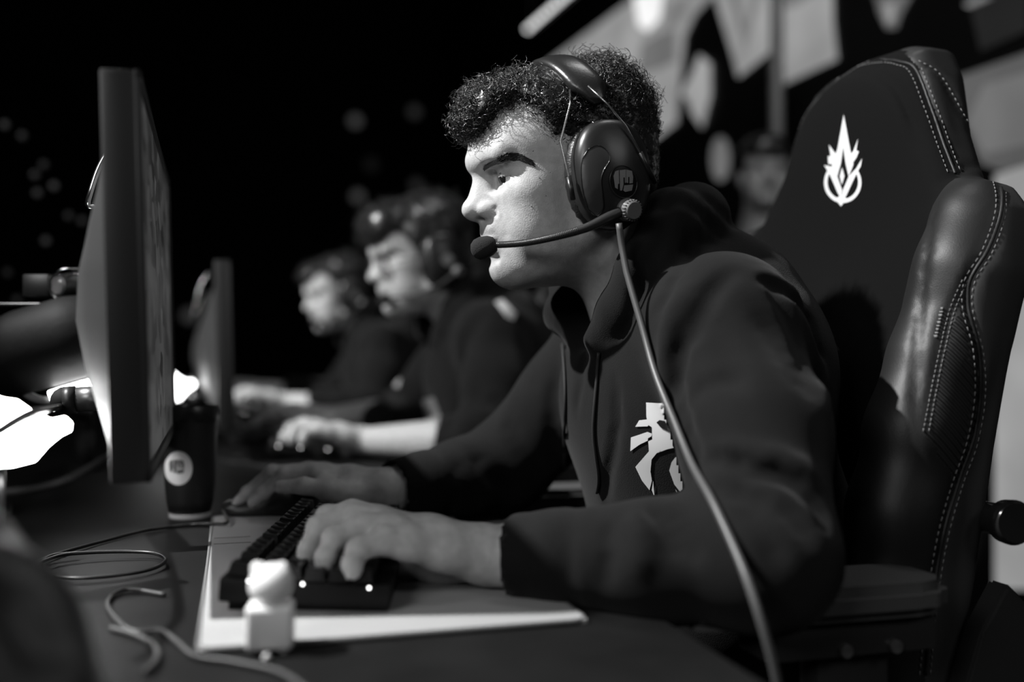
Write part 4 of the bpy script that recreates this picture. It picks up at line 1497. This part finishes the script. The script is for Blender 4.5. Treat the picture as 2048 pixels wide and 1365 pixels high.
# ================================================================== the other players in the row
def shift_hand(J, wrist, el, rz=0):
    w0 = arr(J['wrist']); c, s_ = math.cos(rz), math.sin(rz)
    R_ = np.array([[c, -s_, 0], [s_, c, 0], [0, 0, 1]])
    g = lambda p: tuple(arr(wrist) + R_ @ (arr(p) - w0))
    return dict(elbow=tuple(el), wrist=tuple(wrist), f=[[(g(p), r) for p, r in ch] for ch in J['f']])
def far_player(O, pitch, yaw, wl, cl, wr, cr, hair, label, hs_label, glasses=False, seed=3, res=.010):
    d = arr(O) - HO
    M = head_matrix(O, pitch, yaw)
    root = empty('person', arr((.6, 1.07, 0)) + arr((d[0], d[1], 0)), label, 'person')
    B = dict(BODY)
    B['lwr'] = tuple(arr(cl) - d); B['rwr'] = tuple(arr(cr) - d)
    jl = shift_hand(JL, wl, arr(B['lel']) + d)
    jr = shift_hand(JR, wr, arr(B['rel']) + d)
    tv, tf = torso_core(B, .02)
    v, f = join([(xf(M, HEAD_LO[0]), HEAD_LO[1]), hand_mesh(jl, .004), hand_mesh(jr, .004), (tv + d, tf)])
    skin_tone(np_obj('body', v, f, M_skin, root), HEAD_LO[0], len(v))
    s = hoodie_field(B, res)
    for px_, w_, dd in FOLDS[:8]:
        p_ = s.hits(px_)
        if len(p_) > 2: s.crease(p_, max(w_, .012), dd)
    v, f = s.mesh(2)
    ho = np_obj('hoodie', v + d, f, M_hoodie, root)
    v, f = trouser_mesh((d[0], d[1], 0), .02)
    np_obj('trousers', v, f, M_trouser, root)
    shoes(root, (d[0], d[1], 0))
    eyes(root, M)
    brow(root, M, bvh_of(xf(M, HEAD_LO[0]), HEAD_LO[1]), 120)
    hf_ = hair_field(hair, .005)
    a, b = hf_.mesh(1)
    c = curls(a, b, 2200, M, w=.0011, M_pts=9, seed=seed)
    v, f = join([(a, b), c])
    np_obj('hair', xf(M, v), f, M_hair, root)
    headset(M, hs_label, False)
    if glasses:
        g = empty('glasses', O, 'thin metal-framed glasses worn by the player in the second seat', 'glasses')
        mg = mat('glasses_metal', .5, .2, .9)
        for y in (-1, 1):
            c0 = np.array([.112, y * .033, .016])
            ring = [c0 + arr((-.003 * abs(math.cos(t)), .023 * math.cos(t), .019 * math.sin(t))) for t in np.linspace(0, 2 * math.pi, 25)]
            rim = tube('rim', xf(M, np.array(ring)), .0016, mg, g, 6)
            lens = mat('lens_glass', .9, .03, trans=1.0)
            ln = [M @ Vector(c0)] + [M @ Vector(p) for p in ring[:-1]]
            obj('lens', [tuple(p) for p in ln], [(0, i + 1, (i + 1) % 24 + 1) for i in range(24)], lens, rim)
            tube('temple_arm', xf(M, np.array([(.108, y * .056, .018), (.06, y * .074, .016), (.0, y * .080, .012)])), .0014, mg, g, 6, 12)
        tube('bridge', xf(M, np.array([(.110, -.010, .018), (.116, 0, .020), (.110, .010, .018)])), .0014, mg, g, 6, 10)
    return root, ho, bvh_of(np.array([o.co for o in ho.data.vertices]), [tuple(p.vertices) for p in ho.data.polygons])

O2 = PD(868, 520, 2.05); O2[1] += .09
p2, ho2, b2 = far_player(O2, math.radians(14), math.radians(6), PD(735, 882, 2.0), PD(845, 884, 1.97), PD(665, 838, 2.22), PD(760, 842, 2.22), 'shaggy',
    'player with shaggy hair and glasses typing in the second seat', 'black headset with boom microphone on the player wearing glasses', True, 5)
drape('sleeve_patch', [[(990, 606), (1004, 600), (1032, 628), (1026, 642), (1012, 636)]], b2, M_print, ho2, 5, .002)
drape('chest_badge', [[(783, 742), (797, 736), (804, 752), (798, 776), (784, 772)]], b2, mat('badge_grey', .30, .7), ho2, 5, .002)
drape('lettering_patch', [[(845, 800), (868, 794), (882, 830), (878, 856), (856, 858)]], b2, mat('badge_dim', .16, .7), ho2, 5, .002)
O3 = PD(690, 592, 3.2); O3[1] += .09
p3, ho3, b3 = far_player(O3, math.radians(16), math.radians(10), PD(575, 805, 3.05), PD(640, 800, 3.03), PD(530, 780, 3.35), PD(590, 778, 3.35), 'curly',
    'player in a dark hoodie in the third seat, farthest down the desk', 'black headset on the player in the third seat', False, 9, .013)

# their chairs, screens and keyboards
def relabel(o, label): o['label'] = label; return o
dv = O2 - HO
relabel(dup(chair, (dv[0], dv[1], 0)), 'black leather gaming chair behind the player wearing glasses')
dv = O3 - HO
relabel(dup(chair, (dv[0], dv[1], 0)), 'black leather gaming chair behind the player in the third seat')
m2 = PD(468, 520, 1.92)
mon2 = relabel(dup(mon, (m2[0] + .066, m2[1] - .85, m2[2] - 1.186)), 'black gaming monitor in front of the player wearing glasses')
mon3 = relabel(dup(mon, (m2[0] + .02, m2[1] - .85 + 1.15, m2[2] - 1.186)), 'black gaming monitor in front of the player in the third seat')
for mm in (mon2, mon3):
    for ch in mm.children:
        if ch.name.startswith(('mount_post', 'mount_foot')): ch.location.z -= m2[2] - 1.186
relabel(dup(kb, (.075, 1.20, -.004)), 'black mechanical keyboard under the hands of the player wearing glasses')
relabel(dup(kb, (-.02, 2.42, -.004)), 'black mechanical keyboard in front of the player in the third seat')
relabel(dup(mouse, (.03, 1.10, -.004)), 'black wired mouse under the hand of the player wearing glasses')

# leaning dark box by the second monitor
q = PZ(478, 893, DZ)
ph = empty('desk_phone', q, 'small dark slab-shaped device leaning back on the desk by the second keyboard', 'device')
rot = Matrix.Rotation(math.radians(-16), 3, 'Z') @ Matrix.Rotation(math.radians(-20), 3, 'Y')
box('device_body', q + arr((-.016, .02, .050)), (.022, .075, .098), mat('device_dark', .035, .4), ph, .004, rot)
box('device_face', q + arr((-.016, .02, .050)) + np.array(rot @ Vector((.0112, 0, .004))), (.0016, .062, .075), mat('device_face', .06, .25), ph, .0006, rot)
# empty cup and bottle lit beside the second monitor
# ================================================================== lamps and gear on the far side of the screen
M_gear = mat('gear_black', .010, .32)
M_silver = mat('cable_silver', .40, .28, .7)
# hooded desk lamp
lamp = empty('desk_lamp', PD(90, 800, 1.22), 'black hooded desk lamp with glowing white underside behind the first monitor', 'lamp')
HC = PD(100, 700, 1.22)
a0, a1 = PD(92, 785, 1.18), PD(222, 748, 1.20)
axis = (a1 - a0) / np.linalg.norm(a1 - a0)
s = SDF(HC - .26, HC + .26, .006)
s.chain([PD(-60, 742, 1.26), PD(60, 705, 1.24), PD(150, 680, 1.24), PD(205, 668, 1.25)], [.040, .048, .048, .044], .03)
dn = np.cross(axis, ray(150, 760)); dn /= np.linalg.norm(dn)
if dn[2] > 0: dn = -dn
s.half(a0 + dn * -.004, dn, .004)
v, f = s.mesh(2)
np_obj('lamp_hood', v, f, mat('hood_matt', .003, .65, bump=.2, scale=60, spec=.15), lamp)
mid = (a0 + a1) / 2
back = np.cross(dn, axis); back /= np.linalg.norm(back)
if back @ _F < 0: back = -back
Rm = Matrix((Vector(axis), Vector(back), Vector(-dn))).transposed()
box('glow_plate', mid + back * .045 + dn * .004, (np.linalg.norm(a1 - a0) * 1.0, .08, .010), emit_mat('lamp_glow', 14), lamp, .003, Rm)
box('glow_edge', mid + dn * .014, (np.linalg.norm(a1 - a0) * .96, .004, .020), emit_mat('lamp_glow', 14), lamp, .001, Rm)
lp_ = PD(-20, 745, 1.26)
tube('lamp_stem', [lp_, lp_ + arr((-.03, .05, -.10)), (lp_[0] - .05, lp_[1] + .08, DZ)], .010, M_gear, lamp, 10, 16)
lathe('lamp_foot', [(.06, 0), (.06, .010), (.02, .016), (.0002, .016)], M_gear, lamp, 28, Matrix.Translation((lp_[0] - .05, lp_[1] + .08, DZ)))
# light panel on a short stand, turned to the back of the screen
pn_ = -_F * .62 + _R * .78 + _U * .10; pn_ /= np.linalg.norm(pn_)
pc_ = PD(139, 860, .93)
def onpanel(a, b): r = ray(a, b); return _C + r * (((pc_ - _C) @ pn_) / (r @ pn_))
ez = np.array([0, 0, 1.0]) - pn_ * pn_[2]; ez /= np.linalg.norm(ez)
ex = np.cross(ez, pn_)
o0 = onpanel(60, 938)
lbx = empty('panel_light', (o0[0], o0[1], DZ), 'blazing white light panel on a short stand beside the monitor post', 'lamp')
poly = [(-60, 770), (0, 796), (30, 800), (62, 822), (98, 838), (126, 832), (141, 846), (139, 864), (118, 874), (92, 895), (66, 925), (20, 936), (-60, 940)]
pl = [((p - o0) @ ex, (p - o0) @ ez) for p in (onpanel(a, b) for a, b in poly)]
MM_ = Matrix((Vector(ex), Vector(ez), Vector(pn_))).transposed().to_4x4(); MM_.translation = Vector(o0)
prism('diffuser', pl, .006, MM_, emit_mat('panel_glow', 26), lbx, .001)
c_ = np.mean(pl, axis=0)
prism('housing', [tuple(c_ + (np.array(p) - c_) * 1.02) for p in pl], -.020, MM_ @ Matrix.Translation((0, 0, -.0005)), M_gear, lbx, .001)
sb_ = onpanel(10, 930) - pn_ * .012
tube('panel_stand', [sb_, (sb_[0], sb_[1], DZ)], .006, M_gear, lbx, 10)
lathe('panel_foot', [(.03, 0), (.03, .004), (.010, .007), (.0002, .007)], M_gear, lbx, 24, Matrix.Translation((sb_[0], sb_[1], DZ)))
dm_ = np.array((m2[0] + .068, m2[1] - .85, 0))
lb2 = relabel(dup(lbx, dm_), 'white light panel on a short stand behind the second monitor')
for ch in lb2.children:
    if ch.name.startswith('diffuser'):
        ch.data = ch.data.copy(); ch.data.materials[0] = emit_mat('panel_glow_soft', 7)
# glass-domed camera on a bracket
gc = empty('dome_camera', PD(130, 600, 1.25), 'small camera in a clear glass dome on a thin shelf behind the first monitor', 'camera')
g0, g1 = PD(134, 571, 1.25), PD(190, 571, 1.28)
cap = [(.0002, -.0215), (.0085, -.0198), (.0150, -.0155), (.0195, -.009), (.0212, 0), (.0212, .040), (.0002, .040)]
A_ = axis_mat(g0, g1 - g0)
M_glass = mat('clear_glass', .95, .02, trans=1.0)
lathe('glass_dome', cap, M_glass, gc, 40, A_, 60)
lathe('lens_block', [(.0002, -.008), (.006, -.008), (.0095, -.003), (.0100, .010), (.014, .012), (.014, .036), (.0002, .036)], M_gear, gc, 28, A_)
lathe('lens_ring', [(.0065, -.0095), (.0082, -.0095), (.0082, -.006), (.0065, -.006)], M_silver, gc, 28, A_)
ring_ = [np.array(A_.translation) + .0208 * (math.cos(t) * _R + math.sin(t) * _U) for t in np.linspace(.45 * math.pi, 1.55 * math.pi, 30)]
ring_ = [PD(172, 538, 1.265)] + ring_ + [PD(172, 605, 1.265)]
tube('rim_highlight', ring_, .0011, M_silver, gc, 6)  # silver wire put in for the highlight round the glass dome
ctr = PD(82, 572, 1.26)
box('camera_body', ctr, (.034, .030, .028), M_gear, gc, .003, Matrix.Rotation(-YAW, 3, 'Z'))
sh_ = PD(40, 610, 1.26)
box('shelf', sh_, (.150, .045, .0030), mat('shelf_metal', .25, .25, .8), gc, .0008, Matrix.Rotation(-YAW, 3, 'Z'))
sp_ = PD(-60, 612, 1.27)
tube('shelf_post', [sp_, (sp_[0], sp_[1], DZ)], .006, M_gear, gc, 10)
# cables
def loose(name, pts, r, m, label, group=None):
    o = tube(name, pts, r, m, None, 8, 60)
    return tag(o, label, 'cable', group)
loose('cable', [PD(-40, 705, 1.30), PD(0, 735, 1.28), PD(30, 770, 1.25), PD(65, 795, 1.22), PD(100, 803, 1.20), PD(128, 802, 1.195)], .0052, M_silver, 'thick shiny cable curving into the monitor mount')
loose('cable', [PD(-40, 715, 1.33), PD(0, 752, 1.31), PD(35, 785, 1.28), PD(75, 806, 1.25), PD(130, 812, 1.22)], .0045, M_gear, 'matt black cable running just under the shiny one')
loose('cable', [PD(-40, 885, .70), PD(0, 862, .73), PD(40, 838, .78), PD(80, 822, .86), PD(132, 812, 1.16)], .0040, M_gear, 'black cable crossing in front of the blazing light panel')
loose('cable', [PZ(-60, 985, DZ + .005), PZ(20, 984, DZ + .005), PZ(90, 975, DZ + .005), PD(140, 958, 1.62), PD(190, 930, 1.55), PD(232, 905, 1.45)], .0058, mat('cable_pale', .08, .45), 'pale grey cable lying on the desk below the light panel')
loose('cable', [PZ(222, 1258, DZ + .003), PZ(262, 1268, DZ + .003), PZ(300, 1285, DZ + .003), PZ(316, 1305, DZ + .003), PZ(310, 1328, DZ + .003), PZ(290, 1345, DZ + .003)], .0022, mat('cable_mid', .03, .5), 'short grey cable curl on the black desk beside the pad corner')
# equipment rack across the stage, its glints put in as glowing discs
rk = empty('equipment_rack', (-1.45, 3.0, 0), 'dark equipment rack with a few small dim glowing glints, beyond the desk lamp', 'rack')
rc = np.array([-1.35, 3.2])
box('rack_case', (-1.45, 3.35, .80), (.75, .5, 1.6), mat('rack_black', .005, .8, spec=.1), rk, .01)
GLINTS = [(10, 250, .5), (45, 272, .3), (70, 350, .45), (108, 372, .9), (75, 386, .6), (165, 442, .4), (92, 482, .8), (15, 545, .4), (34, 600, .5), (138, 432, .3), (88, 330, .25)]
for i, (a, b, e) in enumerate(GLINTS):
    p = PY(a, b, 3.095)
    lathe('rack_glint', [(.0002, 0), (.010, 0), (.010, .004), (.0002, .006)], emit_mat('rack_glint_glow_%d' % i, e * .03), rk, 12, axis_mat(p, (0, -1, 0)))
# slumped black bag at the desk corner beside the camera
bag = empty('bag', (-.1, .5, DZ), 'slumped black fabric bag on the desk corner, out of focus beside the grey cable curl', 'bag')
s = SDF((-.42, .22, DZ), (.06, .80, .93), .006)
s.chain([PD(-190, 1100, .58), PD(-110, 1140, .56), PD(-50, 1250, .52), PD(40, 1430, .48)], [.030, .032, .032, .030], .03)
s.chain([PD(-140, 1230, .56), PD(-60, 1330, .50), PD(10, 1450, .46)], [.045, .045, .04], .03)
s.ell((-.24, .48, DZ + .02), (.11, .13, .035), .03)
s.crease(s.hits([(20, 1120), (70, 1220), (150, 1340)], t0=.3), .010, .012)
s.crease(s.hits([(0, 1180), (60, 1300), (110, 1365)], t0=.3), .010, .012)
s.half((0, 0, DZ + .0005), (0, 0, -1), .004)
v, f = s.mesh(2)
np_obj('bag_body', v, f, mat('bag_nylon', .012, .5, bump=.1, scale=300), bag)
# ================================================================== the hall behind the seats
WX = 2.40
slab('wall_back', (WX + .06, -3, 0), (WX + .2, 12, 6), M_black)
wall = empty('led_wall', (WX, 4.5, 0), 'large glowing video wall with pale shapes and dark portrait figures behind the chairs', 'video wall')
box('wall_frame', (WX + .03, 4.0, 2.3), (.05, 11.0, 4.6), mat('led_off', .006, .5), wall, .004)
def z8(l): return [(1000 + u * .5117, v * .5117) for u, v in l]
def print_(name, poly, glow, k, parent=wall):
    """flat lit area of the video wall"""
    m = bpy.data.materials.new('wall_image')
    m.use_nodes = True
    nt = m.node_tree; b = nt.nodes['Principled BSDF']
    b.inputs['Base Color'].default_value = (.02, .02, .02, 1)
    tc = nt.nodes.new('ShaderNodeTexCoord'); n = nt.nodes.new('ShaderNodeTexNoise'); n.inputs['Scale'].default_value = 3
    nt.links.new(tc.outputs['Object'], n.inputs['Vector'])
    r = nt.nodes.new('ShaderNodeMapRange'); r.inputs[1].default_value = .3; r.inputs[2].default_value = .7
    r.inputs[3].default_value = glow * .8; r.inputs[4].default_value = glow * 1.2
    nt.links.new(n.outputs['Fac'], r.inputs[0]); nt.links.new(r.outputs[0], b.inputs['Emission Strength'])
    b.inputs['Emission Color'].default_value = (1, 1, 1, 1)
    pts = [PX(a, b_, WX) for a, b_ in poly]
    A = Matrix(((0, 0, -1, WX + .004 - .0035 * k), (-1, 0, 0, 0), (0, 1, 0, 0), (0, 0, 0, 1)))
    return prism(name, [(-p[1], p[2]) for p in pts], .003, A, m, parent)
def ellp(c, rx, rz, n=20): return [(c[0] + rx * math.cos(t), c[1] + rz * math.sin(t)) for t in np.linspace(0, 2 * math.pi, n, endpoint=False)]
print_('pale_field', z8([(185, 248), (540, -20), (870, -60), (760, 60), (722, 140), (706, 300), (690, 480), (600, 548), (430, 520), (185, 330)]), .30, 1)
print_('white_streak', z8([(525, -20), (640, -30), (628, 70), (580, 122), (545, 100)]), .95, 2)
print_('grey_letters', z8([(556, 175), (612, 138), (690, 108), (690, 240), (600, 280), (540, 290)]), .16, 2)
print_('grey_letters', z8([(660, 20), (730, -20), (735, 60), (700, 100), (650, 110)]), .20, 2)
print_('portrait_skin', z8([(722, 345), (748, 300), (782, 215), (824, 250), (826, 370), (792, 500), (752, 440), (738, 392), (712, 372)]), .30, 2)
print_('pale_wedge', z8([(835, -30), (1052, -30), (1060, 200), (932, 302), (902, 190)]), .29, 1)
print_('wedge_line', z8([(900, -30), (930, -30), (965, 120), (945, 135)]), .17, 2)
print_('wedge_line', z8([(1000, -30), (1030, -30), (960, 200), (945, 150)]), .19, 2)
print_('pale_block', z8([(1085, -30), (1300, -30), (1302, 80), (1318, 232), (1090, 338)]), .30, 1)
print_('block_lettering', z8([(1100, -30), (1240, -30), (1170, 20), (1090, 40)]), .17, 2)
print_('portrait_face', z8([(1465, -20), (1610, -20), (1570, 50), (1548, 112), (1512, 112), (1482, 50)]), .11, 1)
print_('portrait_nose', z8([(1500, 20), (1545, 10), (1540, 80), (1515, 95)]), .24, 2)
print_('pale_corner', z8([(1815, 20), (1880, -20), (1930, -10), (1840, 28)]), .30, 1)
print_('dim_block', z8([(1830, -20), (2060, -60), (2060, 120), (1880, 200)]), .012, 1)
print_('grey_field', z8([(1740, 318), (2080, 200), (2080, 650), (1960, 668), (1880, 640), (1790, 420)]), .095, 1)
print_('grey_glow', z8([(1830, 480), (1900, 330), (2080, 280), (2080, 560), (1900, 600)]), .14, 2)
print_('pale_strip', [(1990, 350), (2080, 322), (2080, 1180), (1990, 1180)], .31, 1)
print_('round_light', ellp((1880, 128), 11, 13), .16, 1)
print_('portrait_hand', ellp((1441, 318), 18, 44), .13, 1)
# free-standing pole
pb = PX(1554, 280, WX - .25)
pole = tube('pole', [(pb[0], pb[1], 0), (pb[0], pb[1], 4.4)], .028, mat('pole_grey', .30, .4, .3), None, 14)
tag(pole, 'tall plain metal pole standing in front of the video wall', 'pole')
# onlooker beside the pole
og = PD(1535, 352, 3.3)
on = empty('person', (og[0], og[1], 0), 'onlooker in black standing by the pole, half hidden by the near gaming chair', 'person')
Mo = head_matrix((og[0] + .02, og[1] + .06, og[2]), math.radians(5), math.radians(70))
bodys = SDF(arr((og[0] - .3, og[1] - .3, 0)), arr((og[0] + .35, og[1] + .4, og[2] - .12)), .018)
cx_, cy_ = og[0] + .02, og[1] + .06
H_ = og[2]
bodys.cone((cx_, cy_, H_ - .15), (cx_, cy_, H_ - .28), .055, .07, .03)
v, f = join([(xf(Mo, HEAD_LO[0]), HEAD_LO[1]), bodys.mesh(1)])
skin_tone(np_obj('body', v, f, M_skin, on), HEAD_LO[0], len(v))
cl = SDF(arr((cx_ - .42, cy_ - .42, .05)), arr((cx_ + .42, cy_ + .42, H_ - .14)), .018)
cl.ell((cx_, cy_, H_ - .40), (.15, .19, .20), .03).ell((cx_, cy_, H_ - .68), (.14, .17, .20), .06)
cl.cone((cx_ + .13, cy_ - .13, H_ - .27), (cx_ - .13, cy_ + .13, H_ - .27), .062, .062, .05)
for g in (-1, 1):
    sx = arr((cx_ - g * .15, cy_ + g * .15, H_ - .30))
    cl.cone(sx, sx + arr((0, 0, -.30)), .055, .047, .02).cone(sx + arr((0, 0, -.30)), sx + arr((-.06, -.06, -.52)), .046, .036, .02)
np_obj('jacket', *cl.mesh(2), mat('jacket_black', .010, .85), on)
tr = SDF(arr((cx_ - .3, cy_ - .3, .0)), arr((cx_ + .3, cy_ + .3, H_ - .70)), .018)
for g in (-1, 1): tr.cone((cx_ - g * .06, cy_ + g * .06, H_ - .80), (cx_ - g * .08, cy_ + g * .08, .09), .095, .058, .02)
for g in (-1, 1): tr.cone((cx_ - g * .08, cy_ + g * .08, .05), (cx_ - g * .08 - .10, cy_ + g * .08 - .10, .045), .05, .042, .02)
np_obj('trousers', *tr.mesh(2), mat('jacket_black', .010, .85), on)
a, b = hair_field('shaggy', .006).mesh(1)
np_obj('hair', xf(Mo, a), b, M_hair, on)
# light bar with a row of lamps, hung under the ceiling
b0, b1 = PX(1056, 58, 1.7), PX(1150, -24, 1.7)
bar = empty('light_bar', (b0 + b1) / 2, 'slanting bar of bright round lamps hung high behind the players', 'light')
dr = (b1 - b0) / np.linalg.norm(b1 - b0)
tube('bar_housing', [b0 - dr * .05 + arr((.03, .03, .03)), b1 + dr * .8 + arr((.03, .03, .03))], .03, M_gear, bar, 12)
for k in range(14):
    p = b0 + (b1 - b0) * k / 9
    lathe('lamp_bead', [(.0002, 0), (.016, 0), (.016, .006), (.0002, .010)], emit_mat('bead_glow', 1.5), bar, 12, axis_mat(p, -_F))
for p in (b0, b1): tube('hanger', [p + arr((.03, .03, .03)), (p[0] + .03, p[1] + .03, 6)], .006, M_gear, bar, 6)
# faint lamps on the far wall of the hall
for i, (a, b, e) in enumerate([(710, 243, 1.0), (828, 225, .45), (715, 394, .95), (832, 372, .4), (742, 330, .12), (378, 632, .7)]):
    p = PY(a, b, 11.94)
    w = empty('wall_lamp', p, ['round wall lamp glowing faintly above the shaggy hair, upper of the brighter pair', 'very dim round wall lamp level with the upper of the brighter pair',
        'round wall lamp glowing faintly, lower of the brighter pair', 'very dim round wall lamp just over the shaggy hair', 'barely glowing wall lamp between the two brighter ones',
        'small dim wall lamp low between the two monitors'][i], 'lamp', 'lamps on the far wall')
    lathe('lamp_glow', [(.0002, .025), (.075, .025), (.070, .030), (.0002, .034)], emit_mat('wall_glow_%d' % i, e * .05), w, 20, axis_mat(p, (0, -1, 0)))
    lathe('lamp_rim', [(.076, -.06), (.085, -.06), (.085, .030), (.076, .030)], M_gear, w, 20, axis_mat(p, (0, -1, 0)))
